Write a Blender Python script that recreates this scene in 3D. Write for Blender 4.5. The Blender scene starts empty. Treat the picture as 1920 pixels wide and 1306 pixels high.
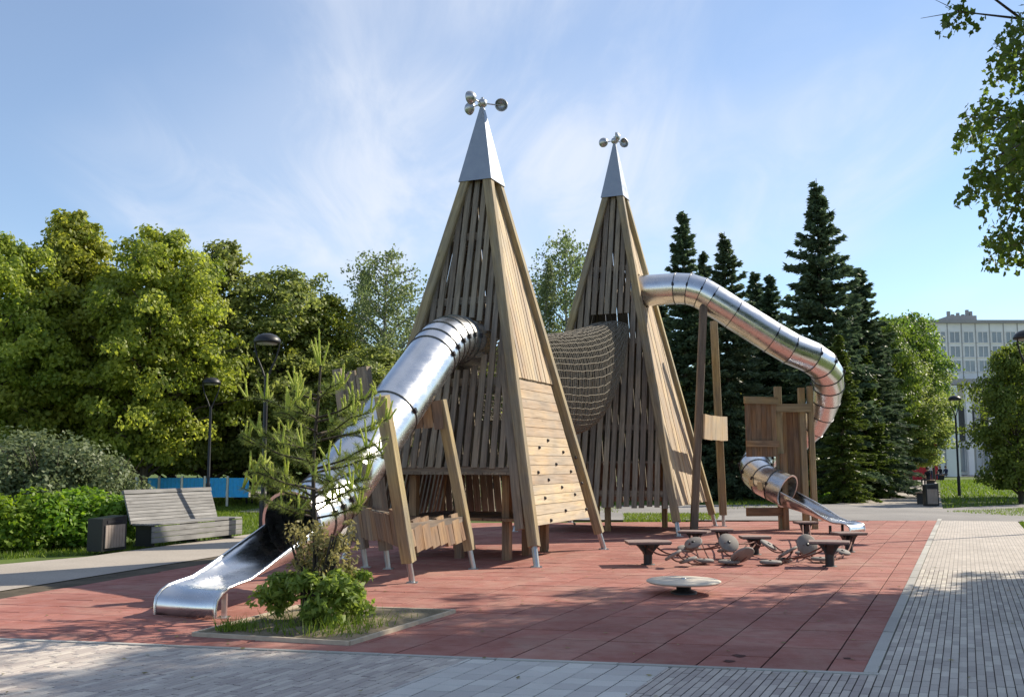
import bpy, math, random
import numpy as np
from mathutils import Vector, Matrix

random.seed(11)
scene = bpy.context.scene
col = scene.collection
R = math.radians

# ------------------------------------------------------------------ camera
FPX, HZ, CZ = 1880.0, 866.0, 1.6            # focal length in photo pixels, horizon row, eye height
PITCH = math.atan((HZ - 653) / FPX)
PC, PS = math.cos(PITCH), math.sin(PITCH)
cam_d = bpy.data.cameras.new('camera')
cam_d.sensor_width = 36.0
cam_d.lens = FPX / 1920 * 36
cam_d.clip_start, cam_d.clip_end = 0.05, 3000
cam = bpy.data.objects.new('camera', cam_d)
cam.location = (0, 0, CZ)
cam.rotation_euler = (R(90) + PITCH, 0, 0)
col.objects.link(cam)
scene.camera = cam
scene.render.resolution_x, scene.render.resolution_y = 1024, 696

# ------------------------------------------------------------------ sky, sun, exposure
SUN_EL = R(36)
SUN_H = Vector((0.86, 0.51)).normalized()    # horizontal direction towards the sun
w = bpy.data.worlds.new('World'); scene.world = w; w.use_nodes = True
nt = w.node_tree; nt.nodes.clear()
def wn(t, **k):
    n = nt.nodes.new(t)
    for a, b in k.items(): setattr(n, a, b)
    return n
sky = wn('ShaderNodeTexSky', sky_type='NISHITA', sun_disc=False)
sky.sun_elevation = SUN_EL
sky.sun_rotation = math.atan2(SUN_H.x, SUN_H.y)
sky.altitude, sky.air_density, sky.dust_density, sky.ozone_density = 100, 1.0, 0.0, 3.0
tc = wn('ShaderNodeTexCoord')
sep = wn('ShaderNodeSeparateXYZ'); nt.links.new(tc.outputs['Generated'], sep.inputs[0])
def wmath(op, a, b):
    n = wn('ShaderNodeMath', operation=op)
    for i, v in enumerate((a, b)):
        if isinstance(v, (int, float)): n.inputs[i].default_value = v
        else: nt.links.new(v, n.inputs[i])
    return n.outputs[0]
zz = wmath('ADD', wmath('MAXIMUM', sep.outputs[2], 0.0), 0.12)
cmb = wn('ShaderNodeCombineXYZ')
nt.links.new(wmath('DIVIDE', sep.outputs[0], zz), cmb.inputs[0])
nt.links.new(wmath('DIVIDE', sep.outputs[1], zz), cmb.inputs[1])
CX, CY = 1.21, 2.06
def cloud(scale, rot, loc, detail, rough, dist, lo, hi):
    mp = wn('ShaderNodeMapping')
    mp.inputs['Scale'].default_value = scale; mp.inputs['Rotation'].default_value = (0, 0, R(rot)); mp.inputs['Location'].default_value = loc
    nt.links.new(cmb.outputs[0], mp.inputs[0])
    no = wn('ShaderNodeTexNoise'); no.inputs['Scale'].default_value = 1.0; no.inputs['Detail'].default_value = detail
    no.inputs['Roughness'].default_value = rough; no.inputs['Distortion'].default_value = dist
    nt.links.new(mp.outputs[0], no.inputs['Vector'])
    mr = wn('ShaderNodeMapRange', interpolation_type='SMOOTHSTEP'); mr.inputs[1].default_value = lo; mr.inputs[2].default_value = hi
    nt.links.new(no.outputs['Fac'], mr.inputs[0])
    return mr.outputs[0]
big = cloud((0.75, 0.42, 1), -20, (CX, CY, 0), 3, 0.5, 0.4, 0.42, 0.66)
wisp = cloud((2.6, 0.95, 1), -35, (0.12, 3.29, 0), 9, 0.60, 1.2, 0.34, 0.70)
fac = wmath('ADD', wmath('MULTIPLY', wmath('MULTIPLY', big, wisp), 0.45), wmath('ADD', wmath('MULTIPLY', big, 0.26), 0.12))
fac = wmath('MULTIPLY', fac, wmath('MINIMUM', wmath('MULTIPLY', wmath('MAXIMUM', sep.outputs[2], 0.0), 5.0), 1.0))
mixc = wn('ShaderNodeMix', data_type='RGBA')
nt.links.new(fac, mixc.inputs[0]); nt.links.new(sky.outputs[0], mixc.inputs[6])
mixc.inputs[7].default_value = (5.2, 5.5, 6.1, 1)
bg = wn('ShaderNodeBackground'); bg.inputs[1].default_value = 0.095
nt.links.new(mixc.outputs[2], bg.inputs[0])
out = wn('ShaderNodeOutputWorld'); nt.links.new(bg.outputs[0], out.inputs[0])

sd = bpy.data.lights.new('sun', 'SUN'); sd.energy = 4.1; sd.angle = R(0.55); sd.color = (1.0, 0.90, 0.74)
so = bpy.data.objects.new('sun', sd); col.objects.link(so)
sv = Vector((SUN_H.x * math.cos(SUN_EL), SUN_H.y * math.cos(SUN_EL), math.sin(SUN_EL)))
so.rotation_euler = sv.to_track_quat('Z', 'Y').to_euler(); so.location = sv * 60

vs = scene.view_settings
vs.view_transform = 'Standard'; vs.look = 'None'; vs.gamma = 1.0; vs.use_curve_mapping = False
vs.exposure = 0.85

# ------------------------------------------------------------------ pixel -> place
def ray(x, y): return Vector((x - 960, FPX * PC - (653 - y) * PS, FPX * PS + (653 - y) * PC))
def G(x, y, z=0.0):
    d = ray(x, y); t = (z - CZ) / d.z
    return Vector((d.x * t, d.y * t, z))
def atY(x, y, Y):
    d = ray(x, y); t = Y / d.y
    return Vector((d.x * t, Y, CZ + d.z * t))

# ------------------------------------------------------------------ materials
MATS = {}
def mat(name, build):
    m = bpy.data.materials.new(name); m.use_nodes = True
    t = m.node_tree; t.nodes.clear()
    o = t.nodes.new('ShaderNodeOutputMaterial')
    N = lambda ty, **k: _mk(t, ty, k)
    sh = build(t, N)
    t.links.new(sh, o.inputs[0])
    MATS[name] = m
    return m
def _mk(t, ty, k):
    n = t.nodes.new(ty)
    for a, b in k.items():
        if a == 'ins':
            for i, v in b.items():
                if hasattr(v, 'is_output'): t.links.new(v, n.inputs[i])
                else: n.inputs[i].default_value = v
        else: setattr(n, a, b)
    return n
def ramp(t, N, src, stops):
    r = N('ShaderNodeValToRGB')
    e = r.color_ramp.elements
    while len(e) < len(stops): e.new(0.5)
    for i, (p, c) in enumerate(stops):
        e[i].position = p; e[i].color = (*c, 1)
    t.links.new(src, r.inputs[0])
    return r.outputs[0]
def noise(N, vec, scale, detail=4, rough=0.55, dist=0.0):
    return N('ShaderNodeTexNoise', ins={'Vector': vec, 'Scale': scale, 'Detail': detail, 'Roughness': rough, 'Distortion': dist}).outputs['Fac']
def hsv(N, colr, h=0.5, s=1.0, v=1.0):
    return N('ShaderNodeHueSaturation', ins={'Hue': h, 'Saturation': s, 'Value': v, 'Color': colr}).outputs[0]
def mth(N, op, a, b=0.0):
    return N('ShaderNodeMath', operation=op, ins={0: a, 1: b}).outputs[0]
def mrange(N, v, a, b, c, d):
    return N('ShaderNodeMapRange', ins={0: v, 1: a, 2: b, 3: c, 4: d}).outputs[0]
def bsdf(N, base, rough=0.6, metal=0.0, normal=None, spec=0.4):
    ins = {'Base Color': base, 'Roughness': rough, 'Metallic': metal, 'Specular IOR Level': spec}
    if normal is not None: ins['Normal'] = normal
    return N('ShaderNodeBsdfPrincipled', ins=ins).outputs[0]
def bump(N, h, strength=0.3, dist=0.01):
    return N('ShaderNodeBump', ins={'Strength': strength, 'Distance': dist, 'Height': h}).outputs[0]
def tint_random(t, N):
    """0..1 per piece: object random plus the per-face 'tint' of joined pieces."""
    a = N('ShaderNodeAttribute', attribute_name='tint').outputs['Fac']
    o = N('ShaderNodeObjectInfo').outputs['Random']
    return mth(N, 'FRACT', mth(N, 'ADD', a, o))

def wood(name, dark, mid, light, rough=0.75, vmin=0.72, vmax=1.24):
    grey = (*(0.55 * sum(mid) / 3 + 0.25 * q for q in mid), 1)
    def b(t, N):
        co = N('ShaderNodeTexCoord').outputs['Object']
        rnd = tint_random(t, N)
        off = N('ShaderNodeCombineXYZ', ins={0: mth(N, 'MULTIPLY', rnd, 37.0), 1: mth(N, 'MULTIPLY', rnd, 91.0), 2: mth(N, 'MULTIPLY', rnd, 53.0)}).outputs[0]
        v = N('ShaderNodeVectorMath', operation='ADD', ins={0: co, 1: off}).outputs[0]
        mp = N('ShaderNodeMapping', ins={'Vector': v, 'Scale': (26, 26, 1.6)}).outputs[0]
        g = noise(N, mp, 1.0, 6, 0.62, 0.6)
        blot = noise(N, v, 1.7, 3, 0.5)
        c = ramp(t, N, g, [(0.28, dark), (0.5, mid), (0.72, light)])
        val = mth(N, 'MULTIPLY', mrange(N, rnd, 0, 1, vmin, vmax), mrange(N, blot, 0.3, 0.7, 0.8, 1.15))
        kn = N('ShaderNodeTexVoronoi', ins={'Vector': N('ShaderNodeMapping', ins={'Vector': v, 'Scale': (5, 5, 1.7)}).outputs[0], 'Scale': 1.0}).outputs['Distance']
        val = mth(N, 'MULTIPLY', val, mrange(N, kn, 0.03, 0.11, 0.55, 1.0))
        c = hsv(N, c, mrange(N, rnd, 0, 1, 0.49, 0.508), mrange(N, blot, 0.3, 0.7, 0.7, 1.1), val)
        st_ = noise(N, N('ShaderNodeMapping', ins={'Vector': v, 'Scale': (9, 9, .8)}).outputs[0], 1.0, 4, 0.6)
        c = N('ShaderNodeMix', data_type='RGBA', ins={0: mrange(N, st_, 0.50, 0.74, 0.0, 0.55), 6: c, 7: grey}).outputs[2]
        return bsdf(N, c, rough, 0, bump(N, g, 0.35, 0.006), 0.25)
    return mat(name, b)
wood('wood_slat', (0.13, 0.102, 0.074), (0.235, 0.19, 0.143), (0.34, 0.28, 0.215))
wood('wood_beam', (0.18, 0.135, 0.070), (0.31, 0.245, 0.135), (0.42, 0.34, 0.195), 0.7, 0.9, 1.1)
wood('wood_plank', (0.34, 0.245, 0.145), (0.50, 0.38, 0.245), (0.60, 0.475, 0.325), 0.7, 0.82, 1.12)
wood('wood_screen', (0.14, 0.082, 0.042), (0.27, 0.165, 0.090), (0.38, 0.25, 0.14), 0.75)
wood('wood_grey', (0.17, 0.165, 0.16), (0.26, 0.255, 0.25), (0.34, 0.335, 0.33), 0.8, 0.85, 1.12)
wood('bark', (0.035, 0.028, 0.022), (0.075, 0.06, 0.046), (0.13, 0.105, 0.08), 0.9)
wood('bark_birch', (0.08, 0.08, 0.075), (0.34, 0.33, 0.31), (0.5, 0.49, 0.47), 0.85)

def flat(name, c, rough=0.5, metal=0.0, var=0.12, scale=6.0, spec=0.4):
    def b(t, N):
        co = N('ShaderNodeTexCoord').outputs['Object']
        n = noise(N, co, scale, 5, 0.6)
        cc = hsv(N, (*c, 1), 0.5, 1.0, mrange(N, n, 0.3, 0.7, 1 - var, 1 + var))
        return bsdf(N, cc, mrange(N, n, 0.3, 0.7, max(0.02, rough - 0.06), min(1, rough + 0.08)), metal, None, spec)
    return mat(name, b)
flat('dark_metal', (0.022, 0.023, 0.026), 0.42, 0.2)
flat('plate_metal', (0.035, 0.036, 0.04), 0.5, 0.3)
flat('galvanised', (0.46, 0.47, 0.48), 0.38, 0.9)
flat('seam_metal', (0.10, 0.105, 0.11), 0.4, 0.8)
flat('hold_resin', (0.05, 0.04, 0.035), 0.6)
flat('lamp_glass', (0.30, 0.31, 0.30), 0.18)
flat('rubber_top', (0.23, 0.165, 0.15), 0.85, 0, 0.2, 20)
flat('disc_pale', (0.22, 0.20, 0.185), 0.75, 0, 0.15, 12)
flat('disc_top', (0.56, 0.50, 0.42), 0.7, 0, 0.12, 9)
flat('rope', (0.165, 0.148, 0.12), 0.9, 0, 0.25, 30)
flat('rope_red', (0.16, 0.075, 0.06), 0.9, 0, 0.25, 30)
flat('bin_slats', (0.30, 0.25, 0.22), 0.7)
flat('blue_panel', (0.05, 0.50, 0.95), 0.5)
flat('red_panel', (0.45, 0.02, 0.03), 0.5)
flat('wall_pale', (0.74, 0.75, 0.76), 0.85, 0, 0.07, 0.4)
flat('wall_trim', (0.30, 0.30, 0.31), 0.8)
flat('wall_dark', (0.06, 0.065, 0.075), 0.3)
flat('window_frame', (0.72, 0.72, 0.72), 0.6)
flat('window_glass', (0.26, 0.30, 0.34), 0.10, 0, 0.3, 0.25, 0.8)
flat('cloth_dark', (0.018, 0.018, 0.024), 0.9)
flat('cloth_blue', (0.03, 0.045, 0.10), 0.9)
flat('cloth_pale', (0.62, 0.60, 0.57), 0.9)
flat('skin', (0.50, 0.30, 0.21), 0.6)
flat('hair', (0.03, 0.02, 0.014), 0.7)
flat('edging', (0.46, 0.39, 0.30), 0.85, 0, 0.2, 8)
flat('sticker', (0.62, 0.50, 0.30), 0.6, 0, 0.2, 14)

def steel(name, rough):
    def b(t, N):
        co = N('ShaderNodeTexCoord').outputs['Object']
        n = noise(N, co, 3.5, 5, 0.6)
        sm = noise(N, N('ShaderNodeMapping', ins={'Vector': co, 'Scale': (3, 3, 26)}).outputs[0], 1.0, 4, 0.7)
        c = ramp(t, N, n, [(0.25, (0.60, 0.61, 0.62)), (0.75, (0.76, 0.765, 0.77))])
        r = mth(N, 'ADD', mrange(N, n, 0.3, 0.7, rough - 0.05, rough + 0.07), mrange(N, sm, 0.3, 0.7, -0.03, 0.05))
        return bsdf(N, c, r, 1.0, bump(N, n, 0.012, 0.02))
    return mat(name, b)
steel('steel', 0.26)
steel('steel_worn', 0.30)
flat('cap_steel', (0.30, 0.33, 0.38), 0.42, 0.55, 0.06)

def rubber(t, N):
    g = N('ShaderNodeNewGeometry').outputs['Position']
    rnd = tint_random(t, N)
    a = noise(N, g, 0.45, 5, 0.6); fine = noise(N, g, 160, 2, 0.7); mid = noise(N, g, 5, 4, 0.6)
    c = ramp(t, N, a, [(0.3, (0.275, 0.102, 0.080)), (0.7, (0.37, 0.150, 0.120))])
    val = mth(N, 'MULTIPLY', mrange(N, rnd, 0, 1, 0.90, 1.08), mth(N, 'MULTIPLY', mrange(N, fine, 0.3, 0.7, 0.78, 1.2), mrange(N, mid, 0.3, 0.7, 0.9, 1.1)))
    c = hsv(N, c, 0.5, mrange(N, mid, 0.3, 0.7, 1.05, 0.88), val)
    du = noise(N, g, 0.9, 7, 0.68, 0.8); sc = noise(N, N('ShaderNodeMapping', ins={'Vector': g, 'Location': (7, 3, 0)}).outputs[0], 2.6, 6, 0.7, 0.5)
    c = N('ShaderNodeMix', data_type='RGBA', ins={0: mrange(N, du, 0.46, 0.70, 0.0, 0.5), 6: c, 7: (0.40, 0.28, 0.22, 1)}).outputs[2]
    c = N('ShaderNodeMix', data_type='RGBA', ins={0: mrange(N, sc, 0.57, 0.72, 0.0, 0.5), 6: c, 7: (0.13, 0.06, 0.05, 1)}).outputs[2]
    return bsdf(N, c, 0.85, 0, bump(N, fine, 0.4, 0.004), 0.3)
mat('rubber_red', rubber)
def paver(name, lo, hi, vr=(0.82, 1.14)):
    def b(t, N):
        g = N('ShaderNodeNewGeometry').outputs['Position']
        rnd = tint_random(t, N)
        fine = noise(N, g, 120, 3, 0.7); a = noise(N, g, 0.8, 4, 0.6)
        c = ramp(t, N, a, [(0.3, lo), (0.7, hi)])
        c = hsv(N, c, mrange(N, rnd, 0, 1, 0.485, 0.515), 1.0, mth(N, 'MULTIPLY', mrange(N, rnd, 0, 1, *vr), mrange(N, fine, 0.3, 0.7, 0.85, 1.13)))
        return bsdf(N, c, 0.8, 0, bump(N, fine, 0.3, 0.003), 0.3)
    return mat(name, b)
paver('paver_grey', (0.43, 0.39, 0.34), (0.54, 0.49, 0.435), (0.78, 1.16))
paver('paver_brown', (0.42, 0.365, 0.325), (0.53, 0.47, 0.42), (0.78, 1.16))
paver('tile_pale', (0.50, 0.475, 0.44), (0.60, 0.575, 0.535), (0.84, 1.1))
paver('kerb_stone', (0.36, 0.35, 0.32), (0.45, 0.43, 0.40))
def sand(name, lo, hi, s=2.0, fs=90):
    def b(t, N):
        g = N('ShaderNodeNewGeometry').outputs['Position']
        a = noise(N, g, s, 6, 0.6); f_ = noise(N, g, fs, 3, 0.7)
        c = ramp(t, N, a, [(0.3, lo), (0.7, hi)])
        c = hsv(N, c, 0.5, 1, mrange(N, f_, 0.3, 0.7, 0.75, 1.22))
        return bsdf(N, c, 0.9, 0, bump(N, f_, 0.4, 0.005), 0.2)
    return mat(name, b)
sand('joint_sand', (0.10, 0.095, 0.085), (0.15, 0.14, 0.125))
sand('rubber_joint', (0.07, 0.03, 0.028), (0.10, 0.045, 0.04))
sand('concrete', (0.32, 0.285, 0.245), (0.42, 0.375, 0.325), 0.5, 60)
sand('asphalt', (0.21, 0.20, 0.195), (0.30, 0.285, 0.27), 0.4, 70)
sand('soil', (0.13, 0.105, 0.07), (0.30, 0.245, 0.165), 3.0, 40)
sand('shaded_dirt', (0.06, 0.05, 0.036), (0.13, 0.105, 0.075), 2.0, 40)  # bare earth, darkened so the colour carries the shade lying on it
sand('lawn_soil', (0.055, 0.085, 0.018), (0.11, 0.155, 0.032), 0.6, 30)
def far_brick(t, N):
    g = N('ShaderNodeNewGeometry').outputs['Position']
    mp = N('ShaderNodeMapping', vector_type='POINT', ins={'Vector': g, 'Rotation': (0, 0, R(-65.8))}).outputs[0]
    br = N('ShaderNodeTexBrick', ins={'Vector': mp, 'Scale': 1.0, 'Color1': (0.40, 0.355, 0.315, 1), 'Color2': (0.47, 0.42, 0.375, 1), 'Mortar': (0.2, 0.19, 0.17, 1), 'Mortar Size': 0.004, 'Brick Width': 0.21, 'Row Height': 0.062})
    n = noise(N, g, 1.2, 5, 0.6)
    return bsdf(N, hsv(N, br.outputs['Color'], 0.5, 1, mrange(N, n, 0.3, 0.7, 0.85, 1.12)), 0.8)
mat('far_brick', far_brick)

def leaf(name, c0, c1, trans=0.45, tcol=None, rough=0.5):
    def b(t, N):
        rnd = N('ShaderNodeAttribute', attribute_name='tint').outputs['Fac']
        ob = N('ShaderNodeObjectInfo').outputs['Random']
        c = ramp(t, N, rnd, [(0.0, c0), (1.0, c1)])
        c = hsv(N, c, mrange(N, ob, 0, 1, 0.49, 0.512), 1.0, mrange(N, ob, 0, 1, 0.9, 1.1))
        p = bsdf(N, c, rough, 0, None, 0.3)
        tr = N('ShaderNodeBsdfTranslucent', ins={'Color': hsv(N, c, 0.495, 1.08, 1.7)}).outputs[0]
        return N('ShaderNodeMixShader', ins={0: trans, 1: p, 2: tr}).outputs[0]
    return mat(name, b)
leaf('leaf_maple', (0.12, 0.175, 0.026), (0.38, 0.41, 0.075), 0.5)
leaf('leaf_dark', (0.10, 0.140, 0.036), (0.28, 0.31, 0.09), 0.5)
leaf('leaf_birch', (0.10, 0.135, 0.052), (0.19, 0.225, 0.098))
leaf('leaf_lime', (0.085, 0.140, 0.024), (0.175, 0.235, 0.045))
leaf('leaf_near', (0.060, 0.100, 0.020), (0.140, 0.185, 0.038), 0.4)
leaf('leaf_lilac', (0.085, 0.12, 0.050), (0.20, 0.235, 0.115), 0.3)
leaf('leaf_hedge', (0.095, 0.185, 0.018), (0.22, 0.32, 0.04))
leaf('leaf_shrub', (0.12, 0.20, 0.035), (0.27, 0.35, 0.08))
leaf('leaf_bronze', (0.17, 0.16, 0.065), (0.29, 0.26, 0.11))
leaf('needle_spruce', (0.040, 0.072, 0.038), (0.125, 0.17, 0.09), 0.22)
leaf('needle_green', (0.055, 0.095, 0.018), (0.13, 0.18, 0.036), 0.25)
leaf('needle_pine', (0.10, 0.145, 0.034), (0.23, 0.28, 0.075), 0.35)
leaf('needle_candle', (0.42, 0.48, 0.10), (0.62, 0.66, 0.24), 0.4)
leaf('grass_blade', (0.075, 0.125, 0.014), (0.19, 0.25, 0.035), 0.35)

# ------------------------------------------------------------------ mesh helpers
WORLD = {}                                   # object name -> world position of its origin frame (Matrix)
def link(name, me, parent=None, M=None, m=None):
    o = bpy.data.objects.new(name, me)
    M = M or Matrix()
    if parent is not None:
        o.parent = parent
        o.matrix_local = WORLD[parent.name].inverted() @ M
    else:
        o.matrix_local = M
    col.objects.link(o)
    WORLD[o.name] = M.copy()
    if m and me is not None and not me.materials: me.materials.append(MATS[m])
    return o
def tag(o, label=None, cat=None, group=None, kind=None):
    if label: o['label'] = label
    if cat: o['category'] = cat
    if group: o['group'] = group
    if kind: o['kind'] = kind
    return o
def empty(name, loc, label, cat, group=None):
    o = bpy.data.objects.new(name, None); o.empty_display_size = 0.2
    o.location = loc; col.objects.link(o)
    WORLD[o.name] = Matrix.Translation(Vector(loc))
    return tag(o, label, cat, group)

class MB:
    def __init__(s): s.v, s.f, s.mi, s.cur, s.sm = [], [], [], 0, []
    def add(s, vs_, fs, smooth=False):
        b = len(s.v); s.v += [tuple(q) for q in vs_]
        s.f += [tuple(i + b for i in q) for q in fs]; s.mi += [s.cur] * len(fs); s.sm += [smooth] * len(fs)
    def box(s, c, d, M=None):
        hx, hy, hz = d[0] / 2, d[1] / 2, d[2] / 2
        vs_ = [Vector((c[0] + a * hx, c[1] + b * hy, c[2] + e * hz)) for e in (-1, 1) for b in (-1, 1) for a in (-1, 1)]
        if M is not None: vs_ = [M @ q for q in vs_]
        s.add(vs_, [(0, 2, 3, 1), (4, 5, 7, 6), (0, 1, 5, 4), (2, 6, 7, 3), (0, 4, 6, 2), (1, 3, 7, 5)])
    def bevbox(s, d, bv):
        """box along Z from z=0, long edges bevelled"""
        x, y, L = d[0] / 2, d[1] / 2, d[2]
        ring = [(x - bv, -y), (x, -y + bv), (x, y - bv), (x - bv, y), (-x + bv, y), (-x, y - bv), (-x, -y + bv), (-x + bv, -y)]
        vs_ = [(a, b, 0) for a, b in ring] + [(a, b, L) for a, b in ring]
        s.add(vs_, [(i, (i + 1) % 8, 8 + (i + 1) % 8, 8 + i) for i in range(8)] + [tuple(range(7, -1, -1)), tuple(range(8, 16))])
    def prism(s, poly, z0, z1):
        n = len(poly)
        s.add([(p[0], p[1], z0) for p in poly] + [(p[0], p[1], z1) for p in poly],
              [(i, (i + 1) % n, n + (i + 1) % n, n + i) for i in range(n)] + [tuple(range(n - 1, -1, -1)), tuple(range(n, 2 * n))])
    def tube(s, pts, rad, n=8, caps=True, smooth=True):
        pts = [Vector(p) for p in pts]
        if not hasattr(rad, '__len__'): rad = [rad] * len(pts)
        fr = frames(pts); b = []
        for p, (x, y, _), r in zip(pts, fr, rad):
            b += [p + (x * math.cos(2 * math.pi * k / n) + y * math.sin(2 * math.pi * k / n)) * r for k in range(n)]
        fs = [(i * n + k, i * n + (k + 1) % n, (i + 1) * n + (k + 1) % n, (i + 1) * n + k) for i in range(len(pts) - 1) for k in range(n)]
        s.add(b, fs, smooth)
        if caps:
            s.add(b[:n], [tuple(range(n - 1, -1, -1))]); s.add(b[-n:], [tuple(range(n))])
    def lathe(s, prof, n=20, M=None, smooth=True):
        vs_ = [Vector((r * math.cos(2 * math.pi * k / n), r * math.sin(2 * math.pi * k / n), z)) for r, z in prof for k in range(n)]
        if M is not None: vs_ = [M @ q for q in vs_]
        s.add(vs_, [(i * n + k, i * n + (k + 1) % n, (i + 1) * n + (k + 1) % n, (i + 1) * n + k) for i in range(len(prof) - 1) for k in range(n)], smooth)
    def mesh(s, name, *ms):
        me = bpy.data.meshes.new(name); me.from_pydata(s.v, [], s.f)
        for q in ms: me.materials.append(MATS[q])
        if len(ms) > 1: me.polygons.foreach_set('material_index', s.mi)
        me.polygons.foreach_set('use_smooth', s.sm)
        me.update(); return me
def frames(pts):
    T = []
    for i in range(len(pts)):
        a = pts[max(i - 1, 0)]; b = pts[min(i + 1, len(pts) - 1)]
        if 0 < i < len(pts) - 1:
            d = (pts[i] - a).normalized() + (b - pts[i]).normalized()
        else: d = b - a
        T.append(d.normalized())
    up = Vector((0, 0, 1)) if abs(T[0].z) < 0.95 else Vector((1, 0, 0))
    x = up.cross(T[0]).normalized(); fr = []
    for t in T:
        x = (x - t * x.dot(t)).normalized()
        fr.append((x, t.cross(x), t))
    return fr
def stick_matrix(p0, p1, xhint):
    z = (p1 - p0).normalized(); x = (xhint - z * xhint.dot(z)).normalized(); y = z.cross(x)
    M = Matrix.Identity(4)
    for i in range(3): M[i][0], M[i][1], M[i][2], M[i][3] = x[i], y[i], z[i], p0[i]
    return M, (p1 - p0).length
def stick(name, p0, p1, wx, wy, xhint, m, parent, bv=None):
    """a board or beam from p0 to p1: wx along xhint, wy across; its own mesh, grain along local Z"""
    p0, p1, xhint = Vector(p0), Vector(p1), Vector(xhint)
    M, L = stick_matrix(p0, p1, xhint)
    b = MB()
    if bv: b.bevbox((wx, wy, L), bv)
    else: b.box((0, 0, L / 2), (wx, wy, L))
    return link(name, b.mesh(name, m), parent, M)
def np_mesh(name, verts, nper, tint, m, smooth=False):
    """many separate faces of nper corners each; tint is a float per face"""
    n = len(verts) // nper
    me = bpy.data.meshes.new(name)
    me.vertices.add(len(verts)); me.vertices.foreach_set('co', np.ascontiguousarray(verts, dtype=np.float32).ravel())
    me.loops.add(len(verts)); me.loops.foreach_set('vertex_index', np.arange(len(verts), dtype=np.int32))
    me.polygons.add(n); me.polygons.foreach_set('loop_start', np.arange(0, len(verts), nper, dtype=np.int32))
    a = me.attributes.new('tint', 'FLOAT', 'FACE'); a.data.foreach_set('value', np.ascontiguousarray(tint, dtype=np.float32))
    me.materials.append(MATS[m]); me.update(calc_edges=True)
    return me
def sheet(name, poly, z, m, kind='structure', parent=None):
    me = bpy.data.meshes.new(name); me.from_pydata([(p[0], p[1], z) for p in poly], [], [tuple(range(len(poly)))])
    me.materials.append(MATS[m]); me.update()
    n = me.polygons[0].normal
    if n.z < 0: me.flip_normals()
    o = link(name, me, parent)
    if kind and parent is None: o['kind'] = kind
    return o
def inside(poly, x, y):
    c_ = False; n = len(poly); j = n - 1
    for i in range(n):
        xi, yi, xj, yj = poly[i][0], poly[i][1], poly[j][0], poly[j][1]
        if (yi > y) != (yj > y) and x < (xj - xi) * (y - yi) / (yj - yi) + xi: c_ = not c_
        j = i
    return c_
V3 = lambda p, z=0.0: Vector((p[0], p[1], z))

# ================================================================== GROUND AND PAVING
U = Vector((math.sin(R(24.2)), math.cos(R(24.2)), 0))       # along the brick path
T = Vector((0.98, -0.199, 0))                               # across, to the right
K0 = G(1618, 1260); K1 = G(1757, 975)
U = (K1 - K0).normalized()
BL0, BL1 = G(0, 1122), G(425, 1050)
bd = (BL1 - BL0).normalized()
_w = K0 - BL0; _den = T.x * bd.y - T.y * bd.x
FL = K0 - T * ((_w.x * bd.y - _w.y * bd.x) / _den)          # front edge meets the left edge past the frame
BLn = FL; BLf = BL1 + bd * 10.6
RUB = [K0, K1, BLf, FL]
RUB = [Vector((p.x, p.y, 0)) for p in RUB]

sheet('ground', [(-600, -120), (600, -120), (600, 900), (-600, 900)], -0.06, 'lawn_soil')
rub = sheet('rubber_surface', RUB, -0.022, 'rubber_joint')

def clip(poly, clipper):
    """Sutherland-Hodgman, clipper convex, counter-clockwise"""
    out_ = list(poly); n = len(clipper)
    for i in range(n):
        a, b = clipper[i], clipper[(i + 1) % n]; inp, out_ = out_, []
        if not inp: break
        sd_ = lambda p: (b.x - a.x) * (p.y - a.y) - (b.y - a.y) * (p.x - a.x)
        for k in range(len(inp)):
            p, q = inp[k], inp[(k + 1) % len(inp)]; sp, sq = sd_(p), sd_(q)
            if sp >= 0: out_.append(p)
            if (sp >= 0) != (sq >= 0): out_.append(p + (q - p) * (sp / (sp - sq)))
    return out_
def area(poly):
    return 0.5 * sum(poly[i].x * poly[(i + 1) % len(poly)].y - poly[(i + 1) % len(poly)].x * poly[i].y for i in range(len(poly)))
def ccw(poly): return poly if area(poly) > 0 else poly[::-1]
def to_px(p):
    y = p.y * PC + (p.z - CZ) * PS; up = -p.y * PS + (p.z - CZ) * PC
    return 960 + FPX * p.x / max(y, .01), 653 - FPX * up / max(y, .01)
def shows(p):
    x, y = to_px(p)
    return (1.0 if -20 < x < 1940 and y < 1330 else 0.05) / max(p.length, 1)

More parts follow.
